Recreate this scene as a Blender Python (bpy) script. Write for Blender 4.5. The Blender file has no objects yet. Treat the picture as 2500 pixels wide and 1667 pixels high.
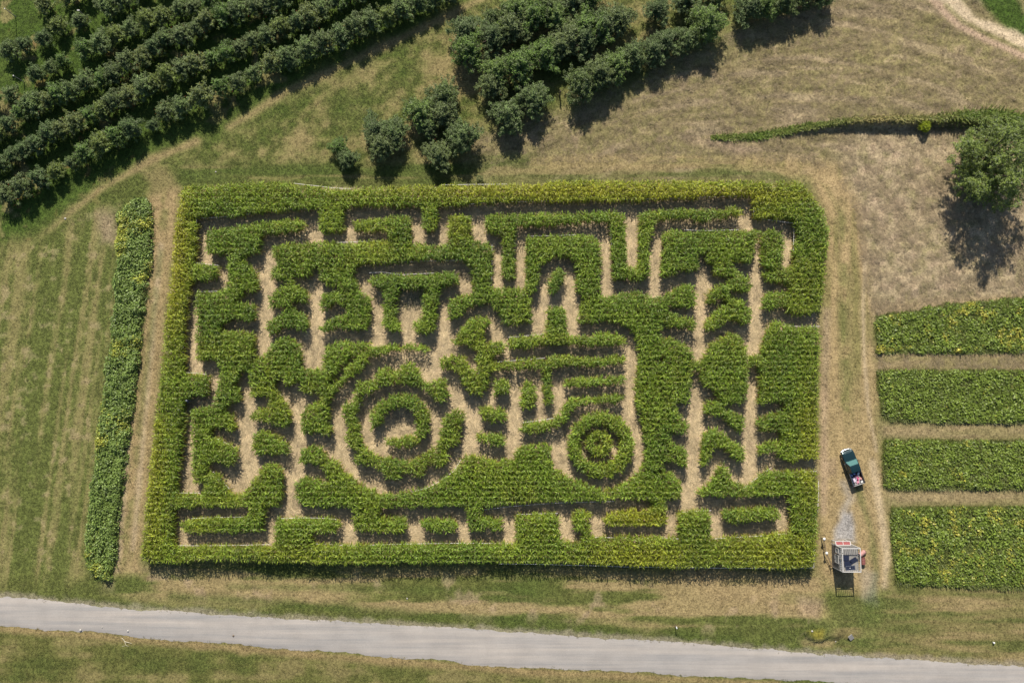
import bpy, bmesh, math, random
import numpy as np
from mathutils import Vector, Matrix

# ------------------------------------------------------------------ camera, sky, sun, exposure
S = bpy.context.scene
COL = S.collection
CAM_H = 110.0
TILT = math.radians(4.0)
FPX = 28.0 / 36.0 * 2500.0
cam_d = bpy.data.cameras.new('camera')
cam_d.sensor_width = 36.0
cam_d.lens = 28.0
cam_d.clip_start = 0.5
cam_d.clip_end = 6000.0
cam = bpy.data.objects.new('camera', cam_d)
COL.objects.link(cam)
cam.location = (0, 0, CAM_H)
cam.rotation_euler = (TILT, 0, 0)
S.camera = cam

SUN_EL = math.radians(40.5)
SUN_AZ = math.radians(-6.0)             # clockwise from +Y
wd = bpy.data.worlds.new('World')
S.world = wd
wd.use_nodes = True
wn = wd.node_tree.nodes
sky = wn.new('ShaderNodeTexSky')
sky.sky_type = 'NISHITA'
sky.sun_disc = False
sky.sun_elevation = SUN_EL
sky.sun_rotation = SUN_AZ
bg = wn['Background']
bg.inputs['Strength'].default_value = 0.075
wd.node_tree.links.new(sky.outputs['Color'], bg.inputs['Color'])
sd = bpy.data.lights.new('sun', 'SUN')
sd.energy = 4.9
sd.angle = math.radians(0.5)
sd.color = (1.0, 0.93, 0.82)
sun = bpy.data.objects.new('sun', sd)
COL.objects.link(sun)
to_sun = Vector((math.sin(SUN_AZ) * math.cos(SUN_EL), math.cos(SUN_AZ) * math.cos(SUN_EL), math.sin(SUN_EL)))
sun.rotation_euler = (-to_sun).to_track_quat('-Z', 'Y').to_euler()
sun.location = to_sun * 200
S.view_settings.view_transform = 'Standard'
S.view_settings.look = 'None'
S.view_settings.exposure = 0.60
S.view_settings.gamma = 1.0
S.view_settings.use_curve_mapping = False
S.render.engine = 'CYCLES'
S.cycles.max_bounces = 6
S.cycles.transparent_max_bounces = 4

rng = np.random.default_rng(7)
random.seed(7)

# ------------------------------------------------------------------ survey: photo measurements -> metres on the land
CT, ST = math.cos(TILT), math.sin(TILT)


def survey(px, py, z=0.0):
    px = np.asarray(px, float)
    py = np.asarray(py, float)
    cx = (px - 1250.0) / FPX
    cy = (833.5 - py) / FPX
    yy = cy * CT + ST
    zz = cy * ST - CT
    t = (z - CAM_H) / zz
    return t * cx, t * yy


def W(px, py, z=0.0):
    x, y = survey(px, py, z)
    return float(x), float(y)


def WP(pts, z=0.0):
    a = np.array(pts, float).reshape(-1, 2)
    x, y = survey(a[:, 0], a[:, 1], z)
    return np.stack([x, y], 1)


TILE = {'A': (340, 430), 'B': (900, 430), 'C': (1440, 430), 'D': (340, 900), 'E': (900, 900), 'F': (1440, 900)}


def P(*seq):
    """sheet coordinates of the six survey sheets -> one list of photo points"""
    out, t, i = [], None, 0
    while i < len(seq):
        if isinstance(seq[i], str):
            t = TILE[seq[i]]
            i += 1
        else:
            out.append((t[0] + seq[i] / 3.137, t[1] + seq[i + 1] / 3.137))
            i += 2
    return out


# ------------------------------------------------------------------ numeric helpers
_lat = rng.random((8, 256, 256))


def vnoise(x, y, k=0):
    xi = np.floor(x).astype(int)
    yi = np.floor(y).astype(int)
    fx = x - xi
    fy = y - yi
    fx = fx * fx * (3 - 2 * fx)
    fy = fy * fy * (3 - 2 * fy)
    L = _lat[k % 8]
    a = L[yi & 255, xi & 255]
    b = L[yi & 255, (xi + 1) & 255]
    c = L[(yi + 1) & 255, xi & 255]
    d = L[(yi + 1) & 255, (xi + 1) & 255]
    return (a * (1 - fx) + b * fx) * (1 - fy) + (c * (1 - fx) + d * fx) * fy


def fbm(x, y, s, k=0, o=4):
    v = 0
    amp = 1.0
    tot = 0
    for i in range(o):
        v = v + amp * vnoise(x / s + 17.3 * i + 91 * k, y / s + 5.1 * i + 37 * k, k + i)
        tot += amp
        amp *= 0.55
        s *= 0.5
    return v / tot


def sstep(a, b, v):
    t = np.clip((v - a) / (b - a), 0, 1)
    return t * t * (3 - 2 * t)


def inside(x, y, poly):
    r = np.zeros(x.shape, bool)
    n = len(poly)
    for i in range(n):
        x1, y1 = poly[i]
        x2, y2 = poly[(i + 1) % n]
        if y1 == y2:
            continue
        c = ((y1 > y) != (y2 > y)) & (x < (x2 - x1) * (y - y1) / (y2 - y1) + x1)
        r ^= c
    return r


def dist_line(x, y, pts, closed=False):
    d = np.full(x.shape, 1e9)
    n = len(pts)
    for i in range(n if closed else n - 1):
        ax, ay = pts[i]
        bx, by = pts[(i + 1) % n]
        vx, vy = bx - ax, by - ay
        L = vx * vx + vy * vy + 1e-12
        t = np.clip(((x - ax) * vx + (y - ay) * vy) / L, 0, 1)
        d = np.minimum(d, (x - ax - t * vx) ** 2 + (y - ay - t * vy) ** 2)
    return np.sqrt(d)


def sdf(x, y, poly):
    d = dist_line(x, y, poly, True)
    return np.where(inside(x, y, poly), -d, d)


# ------------------------------------------------------------------ object helpers
def tag(o, label=None, cat=None, group=None, kind=None):
    if label: o['label'] = label
    if cat: o['category'] = cat
    if group: o['group'] = group
    if kind: o['kind'] = kind
    return o


def empty(name, loc, rz=0.0, label=None, cat=None, group=None):
    o = bpy.data.objects.new(name, None)
    COL.objects.link(o)
    o.empty_display_size = 0.2
    o.location = loc
    o.rotation_euler = (0, 0, rz)
    return tag(o, label, cat, group)


def link(name, me, parent=None, loc=None, rz=None):
    o = bpy.data.objects.new(name, me)
    COL.objects.link(o)
    if parent: o.parent = parent
    if loc is not None: o.location = loc
    if rz is not None: o.rotation_euler = (0, 0, rz)
    return o


def mesh_np(name, V, F, mat, tint=None, smooth=False):
    """V (n,3), F (m,k) same-size faces"""
    me = bpy.data.meshes.new(name)
    V = np.ascontiguousarray(V, np.float32)
    F = np.ascontiguousarray(F, np.int32)
    k = F.shape[1]
    me.vertices.add(len(V))
    me.vertices.foreach_set('co', V.ravel())
    me.loops.add(F.size)
    me.loops.foreach_set('vertex_index', F.ravel())
    me.polygons.add(len(F))
    me.polygons.foreach_set('loop_start', np.arange(0, F.size, k, dtype=np.int32))
    if tint is not None:
        a = me.attributes.new('tint', 'FLOAT_COLOR', 'POINT')
        t = np.ones((len(V), 4), np.float32)
        t[:, :3] = tint
        a.data.foreach_set('color', t.ravel())
    if smooth:
        me.polygons.foreach_set('use_smooth', np.ones(len(F), bool))
    me.update(calc_edges=True)
    if mat: me.materials.append(mat)
    return me


class MB:
    """small mesh collector for built things"""
    def __init__(s):
        s.v, s.f = [], []

    def add(s, vs, fs):
        n = len(s.v)
        s.v += [tuple(v) for v in vs]
        s.f += [[i + n for i in f] for f in fs]
        return s

    def box(s, c, size, rz=0.0, rx=0.0, ry=0.0):
        hx, hy, hz = size[0] / 2, size[1] / 2, size[2] / 2
        M = Matrix.Translation(c) @ Matrix.Rotation(rz, 4, 'Z') @ Matrix.Rotation(ry, 4, 'Y') @ Matrix.Rotation(rx, 4, 'X')
        vs = [M @ Vector((x, y, z)) for z in (-hz, hz) for x, y in ((-hx, -hy), (hx, -hy), (hx, hy), (-hx, hy))]
        return s.add(vs, [(3, 2, 1, 0), (4, 5, 6, 7), (0, 1, 5, 4), (1, 2, 6, 5), (2, 3, 7, 6), (3, 0, 4, 7)])

    def bar(s, a, b, w, h=None):
        a, b = Vector(a), Vector(b)
        d = (b - a)
        L = d.length
        q = d.to_track_quat('X', 'Z').to_matrix().to_4x4()
        M = Matrix.Translation((a + b) / 2) @ q
        h = h or w
        vs = [M @ Vector((x * L / 2, y * w / 2, z * h / 2)) for z in (-1, 1) for x, y in ((-1, -1), (1, -1), (1, 1), (-1, 1))]
        return s.add(vs, [(3, 2, 1, 0), (4, 5, 6, 7), (0, 1, 5, 4), (1, 2, 6, 5), (2, 3, 7, 6), (3, 0, 4, 7)])

    def tube(s, pts, rad, n=6, cap=True):
        pts = [Vector(p) for p in pts]
        if not hasattr(rad, '__len__'): rad = [rad] * len(pts)
        b = len(s.v)
        for i, p in enumerate(pts):
            d = (pts[min(i + 1, len(pts) - 1)] - pts[max(i - 1, 0)]).normalized()
            u = d.orthogonal().normalized() if i == 0 else (u - d * u.dot(d)).normalized()
            w = d.cross(u)
            for k in range(n):
                an = 2 * math.pi * k / n
                s.v.append(tuple(p + (u * math.cos(an) + w * math.sin(an)) * rad[i]))
        for i in range(len(pts) - 1):
            for k in range(n):
                k2 = (k + 1) % n
                s.f.append([b + i * n + k, b + i * n + k2, b + (i + 1) * n + k2, b + (i + 1) * n + k])
        if cap:
            s.f.append([b + k for k in range(n)][::-1])
            s.f.append([b + (len(pts) - 1) * n + k for k in range(n)])
        return s

    def loft(s, rings, cap=True):
        """rings: equal-length lists of points"""
        b = len(s.v)
        n = len(rings[0])
        for r in rings: s.v += [tuple(p) for p in r]
        for i in range(len(rings) - 1):
            for k in range(n):
                k2 = (k + 1) % n
                s.f.append([b + i * n + k, b + i * n + k2, b + (i + 1) * n + k2, b + (i + 1) * n + k])
        if cap:
            s.f.append([b + k for k in range(n)][::-1])
            s.f.append([b + (len(rings) - 1) * n + k for k in range(n)])
        return s

    def quad(s, a, b, c, d, t=0.0):
        return s.add([a, b, c, d], [(0, 1, 2, 3)])

    def build(s, name, mat, parent=None, loc=None, rz=None, bevel=0.0, smooth=False):
        me = bpy.data.meshes.new(name)
        me.from_pydata(s.v, [], s.f)
        bm = bmesh.new()
        bm.from_mesh(me)
        bmesh.ops.recalc_face_normals(bm, faces=bm.faces)
        if bevel:
            bmesh.ops.bevel(bm, geom=list(bm.edges), offset=bevel, segments=2, affect='EDGES', clamp_overlap=True)
        bm.to_mesh(me)
        bm.free()
        if smooth:
            me.polygons.foreach_set('use_smooth', [True] * len(me.polygons))
        if mat: me.materials.append(mat)
        return link(name, me, parent, loc, rz)


# ------------------------------------------------------------------ materials
def new_mat(name):
    m = bpy.data.materials.new(name)
    m.use_nodes = True
    return m, m.node_tree.nodes, m.node_tree.links, m.node_tree.nodes['Principled BSDF']


def plain(name, col, rough=0.6, metal=0.0, var=0.25, scale=8.0, spec=0.5, bump=0.0, stretch=None):
    m, n, l, b = new_mat(name)
    tc = n.new('ShaderNodeTexCoord')
    src = tc.outputs['Object']
    if stretch:
        mp = n.new('ShaderNodeMapping')
        mp.inputs['Scale'].default_value = stretch
        l.new(src, mp.inputs['Vector'])
        src = mp.outputs['Vector']
    t = n.new('ShaderNodeTexNoise')
    t.inputs['Scale'].default_value = scale
    t.inputs['Detail'].default_value = 4
    l.new(src, t.inputs['Vector'])
    r = n.new('ShaderNodeMapRange')
    r.inputs['From Min'].default_value = 0.3
    r.inputs['From Max'].default_value = 0.7
    r.inputs['To Min'].default_value = 1 - var
    r.inputs['To Max'].default_value = 1 + var
    l.new(t.outputs['Fac'], r.inputs['Value'])
    mx = n.new('ShaderNodeMix')
    mx.data_type = 'RGBA'
    mx.blend_type = 'MULTIPLY'
    mx.inputs['Factor'].default_value = 1
    mx.inputs['A'].default_value = (*col, 1)
    l.new(r.outputs['Result'], mx.inputs['B'])
    l.new(mx.outputs['Result'], b.inputs['Base Color'])
    b.inputs['Roughness'].default_value = rough
    b.inputs['Metallic'].default_value = metal
    b.inputs['Specular IOR Level'].default_value = spec
    if bump:
        bp = n.new('ShaderNodeBump')
        bp.inputs['Strength'].default_value = bump
        bp.inputs['Distance'].default_value = 0.02
        l.new(t.outputs['Fac'], bp.inputs['Height'])
        l.new(bp.outputs['Normal'], b.inputs['Normal'])
    return m


def leaf_mat(name, rough=0.5, trans=0.25, spec=0.35, inst=False):
    m, n, l, b = new_mat(name)
    at = n.new('ShaderNodeAttribute')
    at.attribute_name = 'tint'
    if inst: at.attribute_type = 'INSTANCER'
    b.inputs['Roughness'].default_value = rough
    b.inputs['Specular IOR Level'].default_value = spec
    l.new(at.outputs['Color'], b.inputs['Base Color'])
    if trans:
        tr = n.new('ShaderNodeBsdfTranslucent')
        l.new(at.outputs['Color'], tr.inputs['Color'])
        mx = n.new('ShaderNodeMixShader')
        mx.inputs['Fac'].default_value = trans
        l.new(b.outputs['BSDF'], mx.inputs[1])
        l.new(tr.outputs['BSDF'], mx.inputs[2])
        l.new(mx.outputs['Shader'], n['Material Output'].inputs['Surface'])
    return m


def ground_mat():
    m, n, l, b = new_mat('soil_and_turf')
    at = n.new('ShaderNodeAttribute')
    at.attribute_name = 'tint'
    tc = n.new('ShaderNodeTexCoord')

    def noise(sc, det=4, rough=0.6):
        t = n.new('ShaderNodeTexNoise')
        t.inputs['Scale'].default_value = sc
        t.inputs['Detail'].default_value = det
        t.inputs['Roughness'].default_value = rough
        l.new(tc.outputs['Object'], t.inputs['Vector'])
        return t

    def rng_(t, a, c, lo, hi):
        r = n.new('ShaderNodeMapRange')
        r.inputs['From Min'].default_value = a
        r.inputs['From Max'].default_value = c
        r.inputs['To Min'].default_value = lo
        r.inputs['To Max'].default_value = hi
        l.new(t.outputs['Fac'], r.inputs['Value'])
        return r
    n1, n2 = noise(4.5, 5, 0.75), noise(1.3, 4, 0.6)
    r1 = rng_(n1, 0.3, 0.7, 0.5, 1.5)
    r2 = rng_(n2, 0.3, 0.7, 0.85, 1.15)
    n4 = noise(2.6, 6, 0.8)
    r4 = rng_(n4, 0.36, 0.48, 0.66, 1.06)
    mu = n.new('ShaderNodeMath')
    mu.operation = 'MULTIPLY'
    l.new(r1.outputs['Result'], mu.inputs[0])
    l.new(r2.outputs['Result'], mu.inputs[1])
    mu1 = mu
    mu = n.new('ShaderNodeMath')
    mu.operation = 'MULTIPLY'
    l.new(mu1.outputs['Value'], mu.inputs[0])
    l.new(r4.outputs['Result'], mu.inputs[1])
    mx = n.new('ShaderNodeMix')
    mx.data_type = 'RGBA'
    mx.blend_type = 'MULTIPLY'
    mx.inputs['Factor'].default_value = 1
    l.new(at.outputs['Color'], mx.inputs['A'])
    l.new(mu.outputs['Value'], mx.inputs['B'])
    l.new(mx.outputs['Result'], b.inputs['Base Color'])
    b.inputs['Roughness'].default_value = 0.95
    b.inputs['Specular IOR Level'].default_value = 0.1
    bp = n.new('ShaderNodeBump')
    bp.inputs['Strength'].default_value = 0.7
    bp.inputs['Distance'].default_value = 0.12
    l.new(n1.outputs['Fac'], bp.inputs['Height'])
    l.new(bp.outputs['Normal'], b.inputs['Normal'])
    return m


M = dict(
    ground=ground_mat(),
    corn=leaf_mat('corn_leaf', 0.45, 0.28, 0.28),
    crop=leaf_mat('crop_leaf', 0.5, 0.2, 0.35),
    tree=leaf_mat('apple_leaf', 0.55, 0.15, 0.2),
    grass=leaf_mat('grass_blade', 0.7, 0.2, 0.2, True),
    hay=leaf_mat('dry_hay', 0.8, 0.1, 0.15, True),
    straw=leaf_mat('dry_straw', 0.6, 0.1, 0.3, True),
    bark=plain('bark', (0.10, 0.075, 0.055), 0.9, var=0.4, bump=0.5),
    wood=plain('weathered_wood', (0.22, 0.21, 0.195), 0.8, var=0.25, scale=5, bump=0.2, stretch=(6, 0.6, 6)),
    woodd=plain('brown_wood', (0.13, 0.095, 0.065), 0.85, var=0.35, scale=6),
    rail=plain('pale_rail', (0.46, 0.445, 0.42), 0.7, var=0.12),
    siding=plain('grey_siding', (0.15, 0.142, 0.132), 0.8, var=0.25, stretch=(3, 3, 0.5)),
    panel=plain('pale_panel', (0.30, 0.295, 0.28), 0.7, var=0.12),
    red=plain('red_paint', (0.22, 0.04, 0.04), 0.6, var=0.25),
    rust=plain('rust_red_paint', (0.18, 0.06, 0.05), 0.6, var=0.3, scale=14),
    pinkrust=plain('faded_red_paint', (0.38, 0.20, 0.18), 0.65, var=0.2, scale=14),
    navy=plain('navy_sheet', (0.012, 0.016, 0.035), 0.45, var=0.2),
    white=plain('white_paint', (0.62, 0.62, 0.60), 0.5, var=0.08),
    rope=plain('white_twine', (0.74, 0.72, 0.68), 0.7, var=0.15),
    teal=plain('teal_car_paint', (0.012, 0.036, 0.042), 0.22, 0.35, var=0.08, spec=0.7),
    black=plain('black_plastic', (0.02, 0.02, 0.021), 0.55, var=0.2),
    glass=plain('dark_glass', (0.015, 0.03, 0.03), 0.08, var=0.05, spec=0.9),
    wind=plain('windscreen_glass', (0.06, 0.16, 0.14), 0.10, 0.2, var=0.05, spec=1.0),  # the light teal reflection on the windscreen is put into this base colour
    chrome=plain('chrome', (0.42, 0.42, 0.42), 0.3, 1.0, var=0.05),
    maroon=plain('maroon_reflection', (0.05, 0.018, 0.025), 0.5, var=0.2),  # reflection on the right bed side, painted as maroon base colour
    lamp=plain('lamp_glass', (0.8, 0.78, 0.72), 0.2, var=0.05),
    redlamp=plain('red_lamp_glass', (0.5, 0.02, 0.02), 0.2, var=0.05),
    pink=plain('pink_cloth', (0.6, 0.25, 0.32), 0.8, var=0.2),
    magenta=plain('magenta_plastic', (0.42, 0.05, 0.16), 0.6, var=0.2),
    lilac=plain('lilac_plastic', (0.55, 0.48, 0.58), 0.6, var=0.15),
    blue=plain('pale_blue_bag', (0.28, 0.35, 0.55), 0.6, var=0.2),
    navyc=plain('navy_cloth', (0.03, 0.045, 0.10), 0.85, var=0.2),
    denim=plain('grey_denim', (0.09, 0.11, 0.15), 0.85, var=0.2),
    skin=plain('skin', (0.45, 0.28, 0.2), 0.6, var=0.08),
    hair=plain('brown_hair', (0.06, 0.035, 0.02), 0.7, var=0.2),
    stone=plain('pale_stone', (0.36, 0.34, 0.31), 0.85, var=0.2),
    apple=plain('red_apple', (0.45, 0.06, 0.03), 0.4, var=0.3, scale=3),
    twig=plain('bleached_twig', (0.55, 0.5, 0.36), 0.8, var=0.15),
)

# ------------------------------------------------------------------ the land: one sheet with bank and worn patches
RIDGE = WP([(1700, 344), (1735, 338), (1850, 336), (1960, 316), (2060, 303), (2130, 300), (2260, 300), (2340, 296), (2430, 300), (2560, 320)])
DITCH = WP([(1962, 1543), (1972, 1552), (1985, 1560), (2003, 1563), (2020, 1553), (2040, 1555), (2058, 1551)])
RX, RY = RIDGE[:, 0], RIDGE[:, 1]


def ground_z(x, y):
    x = np.asarray(x, float)
    y = np.asarray(y, float)
    ry = np.interp(x, RX, RY)
    d = y - ry
    amp = 1.15 * sstep(RX[2], RX[5], x) * sstep(0, 1, (RX[-1] + 25 - x) / 20)
    b = amp * np.where(d < 0, sstep(-0.9, 0.15, d), 1 - sstep(1.5, 16, d))
    ey = np.interp(x, DITCH[:, 0], DITCH[:, 1])
    d2 = y - ey
    amp2 = 0.4 * sstep(DITCH[0, 0] - 0.5, DITCH[0, 0] + 0.3, x) * (1 - sstep(DITCH[-1, 0] - 0.6, DITCH[-1, 0] + 0.4, x))
    b2 = amp2 * np.where(d2 < 0, sstep(-0.35, 0.1, d2), 1 - sstep(0.6, 4.0, d2))
    return b + b2


ROAD_N = WP([(-1500, 1330), (0, 1455), (170, 1470), (383, 1489), (700, 1510), (1250, 1540), (1900, 1588), (2098, 1602), (2500, 1626), (4000, 1720)])
ROAD_S = WP([(-1500, 1405), (0, 1528), (213, 1543), (425, 1562), (700, 1584), (1250, 1627), (1900, 1660), (2098, 1671), (2500, 1690), (4000, 1800)])
MAZE = WP([(458, 466), (600, 457), (860, 464), (1250, 460), (1940, 456), (1975, 490), (2003, 560), (1990, 760), (1984, 1150), (1976, 1372),
           (1400, 1368), (700, 1362), (362, 1360), (378, 1180), (404, 960), (424, 700)])

core_x = np.arange(-80, 80.01, 0.3)
core_y = np.arange(-50, 64.01, 0.3)
mar = np.array([1, 3, 7, 15, 30, 60, 120, 250, 500, 1000, 2000.0])
gx = np.concatenate([core_x[0] - mar[::-1], core_x, core_x[-1] + mar])
gy = np.concatenate([core_y[0] - mar[::-1], core_y, core_y[-1] + mar])
GX, GY = np.meshgrid(gx, gy)
gxf, gyf = GX.ravel(), GY.ravel()

G_LUSH = np.array((0.050, 0.092, 0.014))
G_MID = np.array((0.076, 0.104, 0.024))
G_OLIVE = np.array((0.118, 0.120, 0.036))
TAN = np.array((0.265, 0.195, 0.100))
HAYC = np.array((0.222, 0.168, 0.092))
HAYG = np.array((0.290, 0.228, 0.145))
DIRT = np.array((0.300, 0.215, 0.150))
SAND = np.array((0.440, 0.350, 0.235))
STRAW = np.array((0.400, 0.315, 0.190))
GRAV = np.array((0.270, 0.255, 0.240))


def land_colour(x, y):
    """own colour of turf, hay, soil at a place; also how grassy and how hay-covered it is"""
    n0 = fbm(x, y, 9, 0)
    n1 = fbm(x, y, 3, 1)
    n2 = fbm(x, y, 1.1, 2, 3)
    C = np.outer(1 - n0, G_MID) + np.outer(n0, G_OLIVE)
    hay = np.zeros_like(x)

    def mixin(C, m, col):
        m = np.clip(m, 0, 1)[:, None]
        return C * (1 - m) + np.asarray(col) * m

    def poly(pts, f=2.0, wob=1.0):
        return 1 - sstep(-f, f, sdf(x, y, WP(pts)) + (n1 - 0.5) * 2 * wob)

    def line(pts, w, f=0.5, wob=0.3):
        return 1 - sstep(w - f, w + f, dist_line(x, y, WP(pts)) + (n1 - 0.5) * 2 * wob)

    # orchard alleys: lush
    orch = poly([(-300, 640), (-300, -300), (1500, -300), (1120, 20), (780, 185), (600, 285), (370, 385), (160, 520), (0, 650)], 3, 2)
    C = mixin(C, orch * (0.55 + 0.5 * n1), G_LUSH)
    tan_o = orch * sstep(0.62, 0.72, n1) * sstep(-60, -45, -x) 
    C = mixin(C, 0.5 * tan_o, TAN)
    # grassy slope between the two orchards
    slope = poly([(380, 420), (620, 300), (1150, 0), (1420, -50), (2000, -40), (1800, 60), (1420, 260), (1180, 300), (1150, 390), (900, 420)], 3, 2)
    u = x * 0.86 + y * 0.5
    v = -x * 0.5 + y * 0.86
    st = fbm(u / 2.2, v, 2.2, 3, 5) * 0.6 + 0.4 * n2
    C = mixin(C, slope * sstep(0.40, 0.64, st * 0.6 + n0 * 0.4) * 0.6, TAN)
    C = mixin(C, slope * sstep(0.42, 0.28, st) * 0.4, G_LUSH)
    # hay field upper right
    hf = poly([(1150, 330), (1420, 270), (1700, 140), (1900, 30), (2150, -80), (2700, -80), (2800, 760), (2140, 760), (2020, 500), (1980, 440), (1150, 430)], 3, 1.5)
    cx0, cy0 = W(1900, 900)
    rr = np.hypot((x - cx0) * 0.75, y - cy0)
    arcs = fbm(rr, np.arctan2(y - cy0, x - cx0) * 6, 1.1, 4, 4)
    g = sstep(0.36, 0.66, arcs * 0.45 + n2 * 0.55)
    C = mixin(C, hf * 0.95, HAYC * np.array((0.93, 0.98, 0.95)))
    C = mixin(C, hf * g * 0.42, G_OLIVE * 1.05)
    C = mixin(C, hf * sstep(0.46, 0.34, arcs) * 0.5, HAYG * 1.0)
    fur = fbm(rr, np.arctan2(y - cy0, x - cx0) * 10, 0.55, 6, 2)
    C = C * (1 - 0.28 * hf * sstep(0.58, 0.70, fur))[:, None]
    C = mixin(C, hf * sstep(0.56, 0.74, n1 * .3 + n2 * .7) * 0.40, DIRT)
    hay = np.maximum(hay, hf)
    right = poly([(2060, 330), (2700, 330), (2700, 735), (2140, 770), (2060, 640)], 3, 1.5)
    C = mixin(C, right * 0.7, HAYG * 1.08)
    C = mixin(C, right * sstep(0.55, 0.75, n2) * 0.35, DIRT)
    C = mixin(C, right * sstep(0.45, 0.3, n2) * 0.35, G_OLIVE * 1.2)
    # headland just above the maze with mowing lines
    hl = poly([(440, 400), (820, 405), (1150, 385), (1700, 380), (1980, 400), (1990, 440), (440, 440)], 1.2, 0.5)
    ln = fbm(x / 14, y, 0.75, 5, 3)
    C = mixin(C, hl * 0.55 * sstep(20, -8, x), G_MID)
    C = mixin(C, hl * sstep(0.52, 0.64, ln) * 0.42, TAN)
    C = mixin(C, hl * sstep(0.50, 0.38, ln) * 0.7, G_MID)
    # worn track beside the orchard
    C = mixin(C, 0.75 * line([(-60, 720), (90, 590), (160, 530), (240, 465), (370, 392), (480, 345)], 0.5, 0.6, 0.5), TAN)
    C = mixin(C, 0.65 * line([(560, 310), (620, 275), (700, 222), (780, 188), (880, 140), (950, 108), (1060, 55), (1160, 5), (1300, -60)], 0.5, 0.6, 0.4), TAN)
    C = mixin(C, 0.55 * poly([(350, 420), (410, 400), (440, 470), (430, 560), (400, 700), (345, 700), (370, 560)], 1, 1.0), TAN * 0.85)
    # left field: mown stripes running up and down
    lf = poly([(-400, 560), (60, 590), (230, 500), (290, 520), (270, 800), (205, 1400), (-20, 1430), (-400, 1440)], 2, 1.5)
    us = x - 0.10 * (y - 10)
    s1 = fbm(us, y / 30, 1.15, 6, 4)
    C = mixin(C, lf, G_MID * 0.62 + G_OLIVE * 0.5)
    C = mixin(C, lf * sstep(0.44, 0.66, s1 * 0.8 + n2 * 0.2) * 0.42, TAN)
    s9 = fbm(us, y / 40, 0.9, 2, 2)
    C = mixin(C, lf * sstep(0.55, 0.72, s9) * 0.3, TAN)
    C = mixin(C, lf * sstep(0.64, 0.75, n2) * 0.25, DIRT)
    # lane between crop strip and maze
    ln1 = poly([(365, 480), (440, 460), (430, 560), (345, 1370), (345, 1400), (255, 1400), (330, 900)], 1.0, 0.6)
    C = mixin(C, ln1 * 0.9, TAN * 1.02)
    C = mixin(C, ln1 * 0.6 * sstep(0.52, 0.68, s1 * .6 + n2 * .4), G_OLIVE)
    C = mixin(C, 0.55 * line([(350, 560), (325, 900), (285, 1390)], 0.35, 0.4, 0.3) + 0.5 * line([(392, 600), (365, 900), (325, 1340)], 0.3, 0.4, 0.3), SAND * 0.8)
    C = mixin(C, 0.5 * line([(405, 500), (392, 620), (345, 1000), (300, 1380)], 0.5, 0.5, 0.3) * sstep(.35, .5, n1), G_MID)
    C = mixin(C, 0.6 * poly([(235, 520), (285, 520), (288, 600), (240, 600)], 1.0, 1.0), DIRT)
    # verge below the maze
    vb = poly([(250, 1380), (2010, 1400), (2010, 1570), (1250, 1520), (420, 1470), (250, 1440)], 1.5, 0.8)
    hb = fbm(x / 9, y, 1.5, 7, 4)
    C = mixin(C, vb * sstep(0.38, 0.55, hb) * 0.75, TAN * 1.05)
    C = mixin(C, vb * sstep(0.62, 0.72, n1) * 0.4, DIRT)
    C = mixin(C, 0.75 * line([(420, 1455), (620, 1465), (760, 1478), (1000, 1500), (1250, 1515), (1500, 1540), (1800, 1560)], 0.5, 0.7, 0.7), G_MID * 0.85)
    C = mixin(C, 0.5 * line([(560, 1432), (900, 1435), (1300, 1445)], 0.4, 0.5, 0.6), G_MID)
    C = mixin(C, 0.6 * poly([(1650, 1390), (2010, 1395), (2010, 1500), (1750, 1470)], 1.5, 1.2) , TAN)
    # verge lower right with mowing bands
    vr = poly([(2080, 1440), (2700, 1450), (2700, 1640), (2500, 1620), (2100, 1595), (2000, 1580)], 1.5, 0.8)
    hb2 = fbm(x / 12, y + 0.03 * x, 1.3, 3, 4)
    C = mixin(C, vr, G_OLIVE * 0.6 + TAN * 0.3)
    C = mixin(C, vr * sstep(0.44, 0.6, hb2) * 0.65, TAN)
    C = mixin(C, vr * sstep(0.45, 0.33, hb2) * 0.6, G_MID)
    C = mixin(C, 0.4 * poly([(2120, 1420), (2170, 1440), (2150, 1560), (2080, 1600), (2110, 1500)], 1.0, 0.8), G_MID * 1.3)
    # lane on the right of the maze
    lr = poly([(1800, 405), (1960, 425), (2010, 520), (2020, 600), (2003, 770), (1995, 1400), (2040, 1440), (2180, 1440), (2165, 1250), (2140, 900), (2130, 780), (2112, 640), (2100, 500), (2050, 410), (1960, 385), (1820, 385)], 1.2, 0.8)
    C = mixin(C, lr * 0.9, TAN * 1.08)
    gm = fbm(x, y / 8, 1.4, 4, 4)
    C = mixin(C, lr * 0.55 * sstep(0.46, 0.66, gm) * sstep(-9, 3, y), G_OLIVE)
    for q, o_ in enumerate((0, 16, 34, 52, 70)):
        trk = [(2110 - o_, 900), (2106 - o_, 700), (2096 - o_, 600), (2070 - o_, 520), (2030 - o_, 455 - o_ * .1), (1960 - o_, 425 - o_ * .2), (1850, 412 - o_ * .35), (1600, 402 - o_ * .3), (1300, 405 - o_ * .25)]
        C = mixin(C, (0.42 if q % 2 == 0 else 0.30) * line(trk, 0.28, 0.4, 0.35), TAN * 1.2 if q % 2 == 0 else G_OLIVE)
    C = mixin(C, 0.6 * line([(2050, 500), (2062, 640), (2060, 800), (2068, 1000), (2060, 1120)], 0.75, 0.9, 0.6) * sstep(.35, .6, n1), G_MID)
    C = mixin(C, 0.55 * line([(2112, 640), (2107, 760), (2110, 880), (2120, 1000), (2140, 1100)], 0.22, 0.25, 0.1), SAND * 0.85)
    C = mixin(C, 0.55 * line([(2130, 1130), (2150, 1250), (2165, 1350), (2160, 1430)], 0.45, 0.45, 0.3), SAND)
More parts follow.
